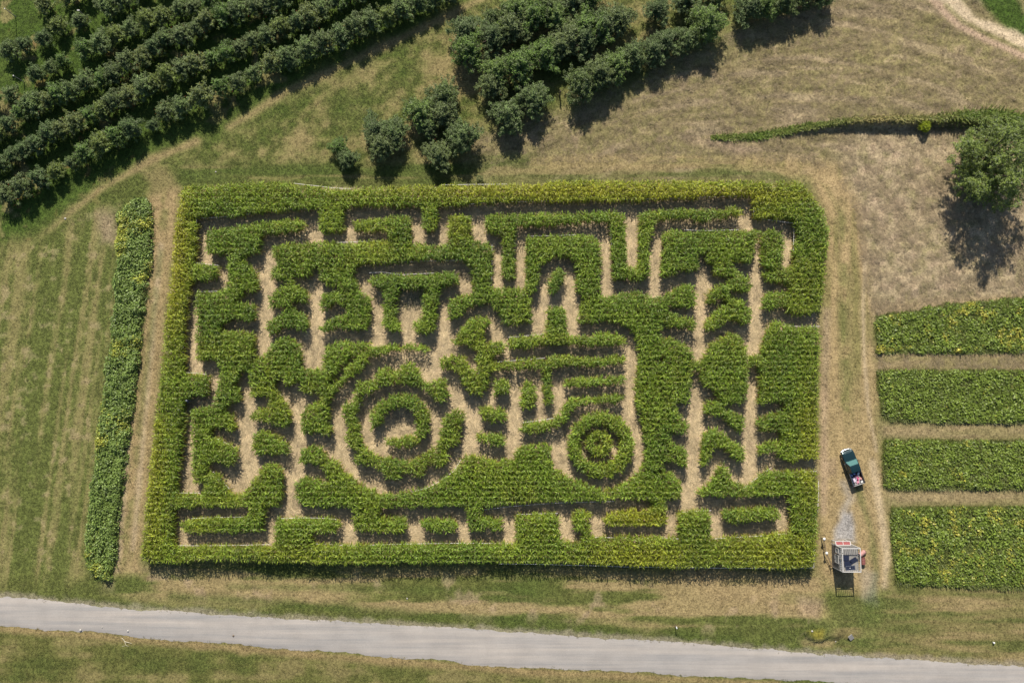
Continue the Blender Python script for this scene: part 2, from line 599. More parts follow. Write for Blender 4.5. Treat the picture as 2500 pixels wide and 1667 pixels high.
    C = mixin(C, 0.55 * line([(2090, 1180), (2128, 1300), (2140, 1400), (2125, 1480)], 0.4, 0.5, 0.4), G_MID)
    C = mixin(C, 0.5 * line([(2018, 760), (2012, 1000), (2010, 1250)], 0.5, 0.5, 0.2), DIRT * 1.1)
    # gaps between crop plots
    for a in ([(2130, 858), (2700, 850), (2700, 905), (2140, 905)], [(2150, 1028), (2700, 1035), (2700, 1076), (2150, 1072)], [(2160, 1195), (2700, 1192), (2700, 1236), (2170, 1232)]):
        gp = poly(a, 0.8, 0.4)
        C = mixin(C, gp * 0.85, HAYC * 1.15)
        C = mixin(C, gp * sstep(0.45, 0.6, ln) * 0.35, G_OLIVE)
        hay = np.maximum(hay, 0.5 * gp)
    C = mixin(C, 0.75 * poly([(2130, 745), (2700, 700), (2700, 735), (2300, 745), (2140, 775)], 0.8, 0.5), HAYC * 1.2)
    # gravel where vehicles stop
    C = mixin(C, 0.95 * poly([(2034, 1322), (2038, 1290), (2058, 1250), (2080, 1250), (2088, 1290), (2086, 1322)], 0.5, 0.4), GRAV)
    C = mixin(C, 0.5 * line([(2055, 1260), (2075, 1215), (2060, 1180)], 0.5, 0.6, 0.6), GRAV)
    C = mixin(C, 0.55 * poly([(2105, 1390), (2140, 1400), (2140, 1470), (2110, 1450)], 0.8, 0.8) * 0.5, GRAV * 1.1)
    C = mixin(C, 0.4 * poly([(2015, 1130), (2040, 1120), (2040, 1160), (2020, 1165)], 0.5, 0.4), DIRT * 0.8)
    C = mixin(C, 0.5 * poly([(1950, 1460), (2010, 1465), (1995, 1510), (1955, 1500)], 0.8, 0.5), DIRT * 0.85)
    C = mixin(C, 0.8 * poly([(1968, 1538), (2010, 1535), (2008, 1560), (1985, 1558)], 0.4, 0.3), (0.20, 0.17, 0.03))
    C = mixin(C, 0.7 * poly([(1955, 1562), (2045, 1560), (2030, 1580), (1960, 1580)], 0.5, 0.4), TAN)
    rde = dist_line(x, y, ROAD_N)
    C = mixin(C, 0.55 * (1 - sstep(0.1, 0.9, rde + (n2 - .5) * 1.2)), (0.30, 0.25, 0.19))
    # below the road
    br = poly([(-400, 1540), (0, 1530), (425, 1565), (1000, 1610), (2000, 1672), (2000, 2100), (-400, 2100)], 0.8, 0.4)
    C = mixin(C, br * 0.85, G_OLIVE * 0.88)
    C = mixin(C, br * sstep(0.5, 0.66, hb * 0.5 + n1 * 0.5) * 0.35, TAN)
    C = mixin(C, br * sstep(0.5, 0.36, hb * 0.5 + n1 * 0.5) * 0.5, G_MID * 0.9)
    C = mixin(C, 0.7 * line([(-50, 1528), (0, 1533), (213, 1550), (425, 1569), (700, 1592), (1250, 1636), (1900, 1670)], 0.5, 0.5, 0.5), (0.235, 0.165, 0.085))
    # tracks, top right, and the green corner
    C = mixin(C, 0.95 * poly([(2330, -60), (2600, -60), (2600, 130), (2480, 95), (2420, 45)], 0.8, 0.8), G_LUSH * 0.95)
    C = mixin(C, 0.9 * line([(2200, -60), (2285, 5), (2335, 55), (2400, 95), (2500, 140), (2620, 190)], 0.65, 0.45, 0.3), DIRT * 1.1)
    C = mixin(C, 0.95 * line([(2260, -60), (2325, 5), (2370, 45), (2440, 78), (2500, 108), (2620, 150)], 0.95, 0.5, 0.8), SAND)
    C = mixin(C, 0.6 * line([(2310, 15), (2352, 55), (2420, 92), (2500, 128)], 0.35, 0.3, 0.2), G_OLIVE)
    C = mixin(C, 0.6 * poly([(2465, -60), (2600, -60), (2600, 60), (2500, 30)], 0.6, 0.8), HAYC * 1.3)
    for t_, w_ in (([(2200, -60), (2285, 5), (2335, 55), (2400, 95), (2500, 140), (2620, 190)], 0.9), ([(2260, -60), (2325, 5), (2370, 45), (2440, 78), (2500, 108), (2620, 150)], 1.5)):
        hay = hay * (1 - line(t_, w_))
    hay = hay * (1 - 0.9 * poly([(2330, -60), (2600, -60), (2600, 130), (2480, 95), (2420, 45)], 0.8, 0.8)) * (1 - 0.75 * lr) * (1 - 0.7 * hl)
    # bare apron left of the bank
    C = mixin(C, 0.6 * poly([(1680, 340), (1740, 338), (1850, 362), (1800, 375), (1700, 350)], 1.0, 0.6), DIRT * 1.05)
    # windfalls under the old trees
    wf = orch * sstep(0.74, 0.80, fbm(x, y, 1.3, 5, 2)) * sstep(-40, -58, x)
    C = mixin(C, 0.35 * wf, (0.24, 0.12, 0.06))
    # maze floor: flattened straw
    mz = 1 - sstep(-0.2, 0.5, sdf(x, y, MAZE) + (n1 - 0.5) * 0.6)
    C = mixin(C, mz, STRAW * (0.62 + 0.70 * n1)[:, None])
    C = mixin(C, mz * sstep(0.56, 0.7, n2) * 0.4, DIRT * 0.9)
    fr = poly(P('B', 225, 870, 415, 870, 415, 1010, 225, 1010), 0.4, 0.3)
    C = mixin(C, 0.6 * fr, G_MID * 1.2)
    n3 = fbm(x, y, 0.7, 3, 2)
    C = C * (0.80 + 0.25 * n2 + 0.17 * n3)[:, None]
    return C, hay, mz, orch


LC, LHAY, LMZ, LORCH = land_colour(gxf, gyf)
gz = ground_z(gxf, gyf)
core = (np.abs(gxf) < 80) & (gyf > -50) & (gyf < 64)
micro = (fbm(gxf, gyf, 1.0, 1, 3) - 0.5) * (0.12 + 0.34 * LHAY) * (1 - 0.7 * LMZ) * core
road_poly = np.concatenate([ROAD_N, ROAD_S[::-1]])
on_road = 1 - sstep(0.1, 0.6, sdf(gxf, gyf, road_poly))
gz = gz + micro * (1 - on_road) - 0.05 * on_road
nx_, ny_ = len(gx), len(gy)
ii = np.arange(nx_ * ny_).reshape(ny_, nx_)
GF = np.stack([ii[:-1, :-1], ii[:-1, 1:], ii[1:, 1:], ii[1:, :-1]], -1).reshape(-1, 4)
g_me = mesh_np('ground', np.stack([gxf, gyf, gz], 1), GF, M['ground'], LC, True)
tag(link('ground', g_me), kind='structure')


def gz_at(x, y):
    """surface height by bilinear look-up in the ground sheet"""
    x = np.asarray(x, float)
    y = np.asarray(y, float)
    Z = gz.reshape(ny_, nx_)
    i = np.clip(np.searchsorted(gx, x) - 1, 0, nx_ - 2)
    j = np.clip(np.searchsorted(gy, y) - 1, 0, ny_ - 2)
    fx = (x - gx[i]) / (gx[i + 1] - gx[i])
    fy = (y - gy[j]) / (gy[j + 1] - gy[j])
    return (Z[j, i] * (1 - fx) + Z[j, i + 1] * fx) * (1 - fy) + (Z[j + 1, i] * (1 - fx) + Z[j + 1, i + 1] * fx) * fy


def col_at(x, y):
    i = np.clip(np.rint((x - core_x[0]) / 0.3).astype(int), 0, len(core_x) - 1) + len(mar)
    j = np.clip(np.rint((y - core_y[0]) / 0.3).astype(int), 0, len(core_y) - 1) + len(mar)
    return LC[j * nx_ + i]


# ------------------------------------------------------------------ gravel road
def road():
    m, n, l, b = new_mat('pale_gravel')
    tc = n.new('ShaderNodeTexCoord')
    mp = n.new('ShaderNodeMapping')
    mp.inputs['Rotation'].default_value = (0, 0, math.radians(4.3))
    mp.inputs['Scale'].default_value = (0.035, 1.0, 1.0)
    l.new(tc.outputs['Object'], mp.inputs['Vector'])
    t1 = n.new('ShaderNodeTexNoise')
    t1.inputs['Scale'].default_value = 1.1
    t1.inputs['Detail'].default_value = 5
    t1.inputs['Roughness'].default_value = 0.65
    l.new(mp.outputs['Vector'], t1.inputs['Vector'])
    t2 = n.new('ShaderNodeTexNoise')
    t2.inputs['Scale'].default_value = 9
    t2.inputs['Detail'].default_value = 5
    t2.inputs['Roughness'].default_value = 0.8
    l.new(tc.outputs['Object'], t2.inputs['Vector'])
    t3 = n.new('ShaderNodeTexNoise')
    t3.inputs['Scale'].default_value = 0.35
    t3.inputs['Detail'].default_value = 4
    l.new(tc.outputs['Object'], t3.inputs['Vector'])
    cr = n.new('ShaderNodeValToRGB')
    cr.color_ramp.elements[0].position = 0.34
    cr.color_ramp.elements[0].color = (0.225, 0.216, 0.208, 1)
    cr.color_ramp.elements[1].position = 0.66
    cr.color_ramp.elements[1].color = (0.335, 0.300, 0.266, 1)
    l.new(t1.outputs['Fac'], cr.inputs['Fac'])
    mx = n.new('ShaderNodeMix')
    mx.data_type = 'RGBA'
    mx.blend_type = 'MULTIPLY'
    mx.inputs['Factor'].default_value = 1
    l.new(cr.outputs['Color'], mx.inputs['A'])
    r = n.new('ShaderNodeMapRange')
    r.inputs['From Min'].default_value = 0.3
    r.inputs['From Max'].default_value = 0.7
    r.inputs['To Min'].default_value = 0.88
    r.inputs['To Max'].default_value = 1.12
    l.new(t2.outputs['Fac'], r.inputs['Value'])
    r3 = n.new('ShaderNodeMapRange')
    r3.inputs['From Min'].default_value = 0.3
    r3.inputs['From Max'].default_value = 0.7
    r3.inputs['To Min'].default_value = 0.92
    r3.inputs['To Max'].default_value = 1.08
    l.new(t3.outputs['Fac'], r3.inputs['Value'])
    mm = n.new('ShaderNodeMath')
    mm.operation = 'MULTIPLY'
    l.new(r.outputs['Result'], mm.inputs[0])
    l.new(r3.outputs['Result'], mm.inputs[1])
    l.new(mm.outputs['Value'], mx.inputs['B'])
    l.new(mx.outputs['Result'], b.inputs['Base Color'])
    b.inputs['Roughness'].default_value = 0.95
    bp = n.new('ShaderNodeBump')
    bp.inputs['Strength'].default_value = 0.3
    bp.inputs['Distance'].default_value = 0.04
    l.new(t2.outputs['Fac'], bp.inputs['Height'])
    l.new(bp.outputs['Normal'], b.inputs['Normal'])
    xs = np.concatenate([np.linspace(-300, -80, 30), np.arange(-79.8, 80, 0.22), np.linspace(80, 220, 30)])
    yn = np.interp(xs, ROAD_N[:, 0], ROAD_N[:, 1]) + (fbm(xs, xs * 0 + 3, 0.9, 1, 3) - 0.5) * 0.5 + (fbm(xs, xs * 0 + 9, 5, 2, 2) - 0.5) * 0.6
    ys = np.interp(xs, ROAD_S[:, 0], ROAD_S[:, 1]) + (fbm(xs, xs * 0 + 6, 0.9, 3, 3) - 0.5) * 0.5 + (fbm(xs, xs * 0 + 2, 5, 4, 2) - 0.5) * 0.6
    K = 13
    V = []
    for k in range(K):
        f = k / (K - 1)
        z = -0.035 + 0.085 * (1 - (2 * f - 1) ** 4) - 0.02 * np.exp(-((f - 0.3) / 0.08) ** 2) - 0.02 * np.exp(-((f - 0.68) / 0.08) ** 2)
        V.append(np.stack([xs, ys * (1 - f) + yn * f, np.full_like(xs, z)], 1))
    V = np.concatenate(V)
    id_ = np.arange(K * len(xs)).reshape(K, len(xs))
    F = np.stack([id_[:-1, :-1], id_[:-1, 1:], id_[1:, 1:], id_[1:, :-1]], -1).reshape(-1, 4)
    tag(link('gravel_road', mesh_np('gravel_road', V, F, m, smooth=True)), kind='structure')


road()


# ------------------------------------------------------------------ leaf strips
def strips(base, yaw, length, width, rise, droop, segs, tip=0.15, curl=None):
    """vectorised arching leaf strips -> V (n*(segs+1)*2,3), F ; rise = start slope, droop = how far it bends over"""
    n = len(base)
    t = np.linspace(0, 1, segs + 1)
    out = np.zeros((n, segs + 1, 2, 3))
    cy, sy = np.cos(yaw), np.sin(yaw)
    for i, tt in enumerate(t):
        r = length * (tt - 0.18 * tt * tt * np.clip(rise, 0, 1))
        z = length * (rise * tt - droop * tt * tt)
        w = width * (1 - (1 - tip) * tt ** 2) * (0.6 + 0.4 * min(1, tt * 4)) * 0.5
        cx_ = base[:, 0] + cy * r
        cy_ = base[:, 1] + sy * r
        for s, sg in enumerate((-1, 1)):
            out[:, i, s, 0] = cx_ - sy * w * sg
            out[:, i, s, 1] = cy_ + cy * w * sg
            out[:, i, s, 2] = base[:, 2] + z + (0 if curl is None else curl * sg * w)
    V = out.reshape(-1, 3)
    per = (segs + 1) * 2
    f0 = np.array([[2 * i, 2 * i + 1, 2 * i + 3, 2 * i + 2] for i in range(segs)])
    F = (np.arange(n)[:, None, None] * per + f0[None]).reshape(-1, 4)
    return V, F, per


# ------------------------------------------------------------------ the corn maze
CORN_TOP = 2.15
HEDGES = [
    ('corn_wall', 'long yellowing corn wall along the top edge of the maze',
     [P('A', 280, 330, 300, 180, 320, 95, 350, 75, 500, 70, 760, 60, 800, 40, 1100, 45, 1170, 60, 1300, 75, 1600, 95, 1740, 85, 'B', 300, 70, 800, 65, 1000, 60, 1250, 65, 1450, 35, 1600, 30, 'C', 188, 32, 400, 35, 1000, 40, 1500, 45, 1630, 40, 1630, 140, 1250, 140, 900, 155, 700, 165, 400, 180, 'B', 1882, 185, 1300, 185, 900, 200, 700, 215, 545, 240, 525, 270, 520, 410, 420, 410, 415, 270, 400, 225, 200, 230, 'A', 1700, 215, 1560, 240, 1555, 420, 1375, 425, 1370, 250, 1200, 245, 960, 270, 740, 300, 620, 315, 560, 290, 480, 300, 430, 325)]),
    ('corn_wall', 'yellow edged corn wall down the left side with two short inward stubs',
     [P('A', 430, 325, 425, 470, 420, 660, 595, 680, 590, 770, 540, 795, 390, 795, 380, 830, 360, 960, 345, 1130, 335, 1290, 335, 1510, 'D', 335, 30, 525, 50, 510, 190, 490, 215, 350, 215, 345, 250, 330, 400, 315, 530, 305, 680, 285, 820, 275, 940, 260, 1075, 250, 1200, 245, 1360, 200, 1490, 40, 1480, 10, 1460, 20, 1350, 35, 1200, 50, 1000, 70, 850, 90, 650, 110, 450, 130, 280, 150, 130, 165, 0, 'A', 170, 1440, 180, 1300, 195, 1100, 215, 950, 240, 780, 250, 640, 260, 500, 275, 330)]),
    ('corn_wall', 'corn wall along the bottom edge with a square block and an arm inward',
     [P('D', 245, 1360, 1010, 1360, 1025, 1350, 1030, 1170, 1060, 1150, 1500, 1150, 1530, 1170, 1525, 1240, 1480, 1270, 1320, 1265, 1315, 1340, 1400, 1350, 1800, 1350, 'E', 300, 1345, 700, 1340, 1120, 1340, 1130, 1120, 1450, 1110, 1475, 1310, 1620, 1340, 1640, 1260, 1580, 1240, 1565, 1170, 1565, 1095, 1700, 1095, 1695, 1200, 1720, 1290, 'F', 188, 1292, 300, 1290, 680, 1300, 690, 1100, 930, 1085, 935, 1310, 1100, 1290, 1380, 1275, 1560, 1255, 1745, 1300, 1720, 1520, 1500, 1535, 1000, 1520, 720, 1525, 300, 1515, 'E', 1882, 1505, 1500, 1495, 1000, 1490, 600, 1490, 300, 1495, 'D', 1400, 1500, 1200, 1490, 980, 1480, 850, 1475, 560, 1470, 400, 1480, 300, 1490, 200, 1490)]),
    ('corn_wall', 'thick green corn wall round the top right corner of the maze',
     [P('C', 1250, 140, 1630, 40, 1680, 100, 1740, 190, 1800, 280, 1830, 380, 1835, 470, 1815, 600, 1800, 780, 1790, 900, 1780, 1000, 1760, 1030, 1650, 1065, 1560, 1055, 1480, 1000, 1330, 1025, 1330, 900, 1380, 880, 1500, 890, 1530, 885, 1540, 850, 1490, 805, 1350, 805, 1335, 740, 1380, 715, 1490, 700, 1560, 690, 1570, 560, 1600, 450, 1575, 370, 1570, 325, 1265, 320, 1255, 150)]),
    ('corn_hedge', 'small upright corn block between two narrow paths near the top right corner',
     [P('C', 1330, 405, 1470, 410, 1490, 470, 1490, 690, 1390, 715, 1330, 690, 1320, 530, 1320, 440)]),
    ('corn_hedge', 'corn hedge with zigzag leaf lobes below the long arm at upper right',
     [P('C', 560, 450, 600, 410, 830, 420, 1180, 410, 1330, 405, 1320, 440, 1290, 440, 1280, 530, 1250, 600, 1240, 650, 1180, 660, 1090, 630, 1090, 680, 1150, 720, 1220, 780, 1245, 850, 1240, 880, 1200, 890, 1090, 870, 1070, 890, 1080, 930, 1150, 940, 1220, 990, 1245, 1050, 1240, 1110, 1200, 1140, 1140, 1110, 1080, 1090, 1020, 1130, 970, 1170, 890, 1195, 885, 1130, 940, 1060, 1000, 1000, 1060, 970, 1020, 920, 960, 960, 900, 980, 900, 910, 930, 860, 1050, 820, 1080, 770, 1010, 760, 940, 740, 950, 690, 910, 650, 900, 590, 840, 590, 830, 710, 760, 720, 680, 720, 640, 750, 550, 780, 560, 600)]),
    ('corn_hedge', 'corn hedge bent into a U below the top wall with two long arms',
     [P('B', 880, 330, 930, 285, 1200, 290, 1500, 275, 'C', 188, 270, 275, 280, 280, 500, 290, 690, 330, 700, 370, 680, 380, 400, 390, 280, 500, 260, 700, 245, 850, 255, 1050, 250, 1120, 225, 1165, 250, 1165, 290, 1050, 310, 900, 335, 700, 325, 520, 330, 490, 400, 465, 500, 460, 700, 450, 800, 300, 795, 185, 790, 175, 700, 170, 550, 165, 400, 140, 345, 'B', 1600, 350, 1400, 370, 1250, 375, 1130, 390, 1120, 500, 1120, 600, 1110, 780, 1080, 790, 1020, 760, 1020, 680, 1040, 560, 1020, 450, 960, 430, 900, 410)]),
    ('corn_hedge', 'short corn arm joined above the long band in the upper middle left',
     [P('A', 1630, 340, 1882, 320, 'B', 200, 300, 310, 310, 325, 370, 315, 500, 150, 500, 140, 430, 'A', 1882, 420, 1680, 415, 1630, 390)]),
    ('corn_hedge', 'long broad corn band across the upper left with a toothed tail',
     [P('A', 1010, 540, 1100, 510, 1400, 500, 1540, 510, 1750, 500, 'B', 150, 490, 320, 495, 440, 520, 540, 540, 610, 500, 605, 400, 620, 300, 780, 295, 785, 490, 945, 515, 945, 660, 935, 850, 1190, 860, 1240, 900, 1240, 1000, 1260, 1125, 1040, 1140, 1000, 1050, 920, 960, 850, 980, 720, 1020, 690, 1085, 610, 1100, 605, 1000, 620, 930, 720, 910, 790, 900, 800, 860, 790, 700, 730, 640, 600, 640, 300, 640, 200, 665, 'A', 1882, 665, 1680, 670, 1640, 740, 1670, 850, 1720, 900, 1770, 930, 1760, 1040, 1750, 1140, 1740, 1170, 1600, 1170, 1490, 1160, 1430, 1190, 1380, 1215, 1375, 1150, 1450, 1100, 1560, 1050, 1590, 1010, 1500, 970, 1390, 1040, 1380, 960, 1400, 900, 1490, 880, 1540, 850, 1400, 830, 1380, 760, 1360, 690, 1340, 690, 1290, 770, 1190, 755, 1170, 770, 1090, 790, 1010, 790, 1000, 720, 1050, 680, 1020, 600)]),
    ('corn_hedge', 'corn arch shaped like a doorway in the upper middle of the maze',
     [P('B', 1190, 860, 1210, 790, 1205, 500, 1200, 460, 1480, 450, 1600, 440, 1770, 470, 1785, 550, 1780, 750, 1770, 900, 1660, 950, 1590, 870, 1570, 840, 1600, 800, 1590, 660, 1540, 615, 1450, 610, 1370, 640, 1310, 700, 1300, 860, 1240, 900)]),
    ('corn_hedge', 'small fern shaped corn island between two tall straw paths at upper left',
     [P('A', 1110, 770, 1170, 770, 1170, 825, 1210, 830, 1280, 890, 1285, 950, 1260, 960, 1180, 950, 1160, 1000, 1200, 1020, 1270, 1070, 1290, 1170, 1250, 1180, 1150, 1145, 1090, 1170, 990, 1215, 970, 1160, 970, 1110, 1090, 1050, 1110, 1000, 990, 1000, 985, 920, 1080, 850, 1130, 810)]),
    ('corn_hedge', 'tall leafy corn hedge with side lobes next to the left wall',
     [P('A', 510, 400, 640, 395, 740, 385, 760, 370, 930, 350, 1160, 330, 1240, 330, 1270, 370, 1265, 410, 1050, 435, 960, 440, 930, 450, 920, 540, 905, 600, 830, 590, 770, 640, 850, 690, 885, 730, 900, 830, 890, 880, 790, 870, 760, 920, 740, 960, 880, 980, 880, 1080, 850, 1110, 740, 1090, 700, 1105, 615, 1130, 610, 1180, 700, 1190, 780, 1185, 870, 1210, 870, 1400, 840, 1480, 760, 1500, 'D', 760, 50, 730, 140, 765, 170, 760, 250, 690, 270, 640, 330, 700, 340, 725, 400, 720, 480, 640, 460, 570, 435, 540, 490, 560, 530, 640, 560, 735, 610, 740, 680, 690, 760, 620, 720, 560, 700, 510, 715, 510, 780, 500, 800, 490, 880, 410, 885, 395, 780, 400, 600, 390, 450, 385, 340, 430, 300, 560, 295, 580, 180, 610, 80, 620, 20, 'A', 600, 1440, 590, 1400, 460, 1410, 430, 1400, 425, 1200, 430, 1100, 420, 1000, 420, 900, 450, 885, 600, 890, 650, 860, 670, 760, 670, 640, 670, 590, 510, 590, 500, 500)]),
    ('corn_hedge', 'corn hedge with a bird beak point in the bottom left corner',
     [P('D', 275, 960, 470, 960, 490, 930, 490, 800, 560, 785, 610, 830, 660, 900, 700, 960, 720, 975, 790, 950, 850, 880, 910, 800, 950, 740, 1020, 720, 1090, 780, 1095, 850, 1085, 1000, 1050, 1055, 955, 1060, 945, 1150, 940, 1250, 830, 1250, 640, 1255, 400, 1265, 320, 1240, 300, 1200, 330, 1160, 450, 1150, 810, 1140, 815, 1060, 640, 1055, 400, 1065, 250, 1075)]),
    ('corn_hedge', 'arched corn hedge with a long curved arm left of the large ring',
     [P('A', 840, 1480, 870, 1400, 940, 1380, 1000, 1300, 1060, 1250, 1130, 1230, 1210, 1270, 1230, 1350, 1230, 1470, 1400, 1470, 1410, 1330, 1480, 1280, 1580, 1260, 1600, 1290, 1770, 1260, 1780, 1280, 1700, 1330, 1600, 1400, 1520, 1480, 'D', 1480, 50, 1450, 130, 1500, 100, 1560, 40, 'A', 1600, 1440, 1700, 1350, 1780, 1300, 1860, 1295, 'B', 280, 1290, 460, 1300, 450, 1350, 380, 1330, 250, 1325, 120, 1350, 0, 1390, 'A', 1750, 1440, 1650, 1510, 'D', 1640, 30, 1560, 110, 1480, 190, 1450, 260, 1440, 420, 1470, 470, 1470, 510, 1390, 510, 1370, 480, 1300, 490, 1240, 500, 1230, 330, 1280, 290, 1370, 240, 1400, 190, 1230, 180, 1230, 70, 1180, 120, 1130, 140, 1070, 60, 1030, 90, 1050, 190, 1100, 240, 1140, 330, 1145, 430, 1110, 450, 960, 400, 840, 400, 840, 360, 900, 300, 990, 290, 1000, 215, 840, 220, 850, 140, 830, 60, 820, 0)]),
    ('corn_hedge', 'small chevron shaped corn island at lower left beside a straw path',
     [P('D', 875, 500, 930, 470, 1000, 490, 1090, 540, 1140, 580, 1135, 660, 1060, 650, 960, 650, 880, 680, 860, 620)]),
    ('corn_ring', 'large toothed corn gear ring, broken open on its right side',
     [[(863, 948), (875, 927), (895, 933), (914, 919), (919, 908), (941, 894), (967, 908), (992, 883), (1012, 886), (1023, 908), (1028, 929), (1053, 935), (1059, 926), (1094, 929), (1088, 948), (1101, 967), (1079, 983), (1066, 983), (1047, 957), (1024, 945), (995, 937), (964, 935), (932, 941), (900, 961), (888, 964), (876, 989), (869, 1021), (876, 1050), (885, 1088), (907, 1107), (926, 1117), (957, 1120), (1002, 1126), (1031, 1110), (1066, 1085), (1075, 1053), (1082, 1021), (1091, 1008), (1120, 999), (1133, 1005), (1130, 1024), (1120, 1034), (1126, 1063), (1120, 1082), (1091, 1091), (1085, 1104), (1098, 1110), (1088, 1130), (1069, 1142), (1053, 1130), (1037, 1142), (1037, 1158), (1018, 1171), (1005, 1155), (977, 1152), (973, 1171), (941, 1171), (935, 1152), (900, 1136), (863, 1130), (866, 1098), (847, 1088), (840, 1053), (850, 1040), (837, 1018), (831, 992), (844, 980), (863, 983)]]),
    ('corn_ring', 'C shaped corn curl inside the large toothed ring',
     [P('E', 20, 470, 10, 400, 20, 330, 80, 250, 170, 210, 280, 195, 370, 220, 430, 280, 460, 350, 455, 450, 430, 520, 370, 570, 300, 600, 200, 600, 120, 570, 130, 545, 250, 530, 350, 510, 375, 460, 370, 400, 340, 340, 290, 300, 240, 285, 180, 300, 110, 350, 90, 410, 50, 440)]),
    ('corn_hedge', 'branching corn hedge at the maze centre with a long thin bar to the right',
     [P('B', 610, 1285, 690, 1200, 720, 1150, 780, 1090, 880, 1070, 935, 1090, 930, 1130, 890, 1180, 880, 1240, 900, 1270, 1000, 1260, 1050, 1290, 1040, 1330, 960, 1370, 920, 1400, 950, 1430, 1200, 1400, 1400, 1385, 1500, 1370, 1700, 1390, 1860, 1375, 'C', 280, 1380, 275, 1420, 150, 1448, 'B', 1700, 1460, 1500, 1450, 1400, 1480, 1395, 1568, 'E', 1400, 90, 1410, 270, 1350, 280, 1335, 150, 1330, 0, 'B', 1330, 1480, 1200, 1470, 1000, 1480, 940, 1500, 'E', 925, 20, 915, 100, 890, 180, 860, 210, 800, 200, 740, 150, 700, 80, 'B', 690, 1510, 640, 1480, 550, 1460, 545, 1400, 600, 1375, 700, 1370, 740, 1390, 780, 1470, 840, 1470, 820, 1400, 830, 1330, 740, 1290, 700, 1280)]),
    ('corn_hedge', 'thin corn bar with a square stub rising from it, above the centre bars',
     [P('B', 1060, 1250, 1200, 1220, 1370, 1215, 1375, 1100, 1360, 1050, 1370, 1000, 1500, 1000, 1505, 1100, 1510, 1180, 1540, 1220, 1680, 1230, 1750, 1205, 1850, 1200, 'C', 188, 1208, 220, 1210, 270, 1240, 275, 1290, 'B', 1700, 1290, 1500, 1290, 1300, 1290, 1200, 1320, 1060, 1310)]),
    ('corn_hedge', 'short thin corn bar above the S shaped bar and the two small rings',
     [P('E', 1500, 80, 1650, 72, 'F', 188, 62, 270, 60, 265, 105, 130, 115, 'E', 1700, 135, 1520, 140)]),
    ('corn_hedge', 'S shaped thin corn bar curling over the two small rings',
     [P('E', 1180, 420, 1400, 400, 1450, 370, 1490, 320, 1500, 260, 1560, 225, 1700, 220, 'F', 188, 203, 260, 205, 260, 260, 130, 255, 'E', 1700, 265, 1600, 290, 1540, 330, 1520, 390, 1450, 450, 1350, 480, 1200, 500, 1165, 470)]),
    ('corn_hedge', 'tiny square corn block below the branching hedge at the centre',
     [P('E', 970, 90, 1075, 85, 1075, 180, 960, 210)]),
    ('corn_hedge', 'small pointed diamond of corn between two straw paths near the centre',
     [P('E', 1200, 100, 1260, 110, 1280, 200, 1270, 290, 1210, 310, 1165, 300, 1170, 180)]),
    ('corn_hedge', 'upper of two short corn bars stacked right of the large ring',
     [P('E', 850, 300, 1050, 305, 1050, 400, 960, 410, 860, 380)]),
    ('corn_hedge', 'lower of two short corn bars stacked right of the large ring',
     [P('E', 830, 480, 880, 500, 1040, 500, 1035, 595, 960, 590, 830, 545)]),
    ('corn_hedge', 'small leaning oval of corn standing inside the doorway arch',
     [P('B', 1390, 790, 1430, 720, 1480, 705, 1505, 730, 1500, 780, 1460, 830, 1450, 890, 1390, 900, 1375, 850)]),
    ('corn_hedge', 'broad corn block under both rings, scooped along its top',
     [P('D', 1225, 640, 1280, 600, 1330, 585, 1380, 610, 1440, 680, 1510, 710, 1560, 790, 1650, 850, 1720, 900, 1840, 940, 'E', 100, 960, 250, 950, 400, 930, 530, 870, 640, 800, 690, 740, 720, 670, 860, 665, 930, 700, 1050, 700, 1120, 700, 1125, 630, 1180, 590, 1390, 580, 1400, 640, 1390, 710, 1450, 780, 1560, 850, 1700, 900, 'F', 100, 940, 200, 910, 300, 850, 380, 790, 560, 775, 640, 800, 690, 860, 710, 900, 700, 1010, 575, 1000, 580, 1080, 595, 1110, 590, 1210, 300, 1205, 105, 1200, 110, 1130, 250, 1090, 480, 1085, 485, 1010, 200, 1000, 80, 1020, 'E', 1700, 1012, 1500, 1020, 1300, 1020, 1000, 1050, 860, 1070, 870, 1140, 1025, 1150, 1020, 1265, 900, 1220, 850, 1250, 760, 1240, 760, 1130, 740, 1070, 640, 1050, 300, 1065, 80, 1070, 80, 1145, 300, 1150, 270, 1255, 100, 1260, 'D', 1850, 1258, 1630, 1240, 1630, 1060, 1400, 1060, 1230, 1050, 1190, 970, 1195, 880, 1250, 835, 1350, 835, 1420, 880, 1440, 860, 1410, 790, 1380, 740, 1220, 730)]),
    ('corn_hedge', 'tall dark green corn trunk right of the rings with lobes on its right',
     [P('B', 1610, 1000, 1660, 950, 1770, 890, 'C', 110, 920, 190, 910, 260, 890, 400, 880, 450, 900, 490, 930, 540, 930, 610, 890, 740, 820, 800, 850, 820, 900, 810, 990, 770, 1000, 610, 985, 605, 1050, 660, 1050, 800, 1090, 820, 1110, 800, 1190, 740, 1150, 640, 1155, 560, 1150, 545, 1230, 600, 1235, 690, 1260, 770, 1320, 800, 1370, 790, 1490, 'F', 775, 200, 760, 270, 720, 270, 660, 255, 660, 300, 700, 350, 750, 400, 765, 470, 740, 510, 650, 490, 610, 490, 620, 560, 680, 580, 750, 640, 760, 700, 750, 760, 700, 740, 620, 710, 570, 715, 560, 775, 380, 790, 420, 690, 430, 560, 410, 460, 400, 380, 360, 300, 350, 150, 365, 0, 'C', 375, 1400, 380, 1280, 350, 1210, 300, 1160, 200, 1120, 100, 1105, 'B', 1720, 1120, 1610, 1130)]),
    ('corn_hedge', 'pointed leaf shaped corn block between two straw paths at middle right',
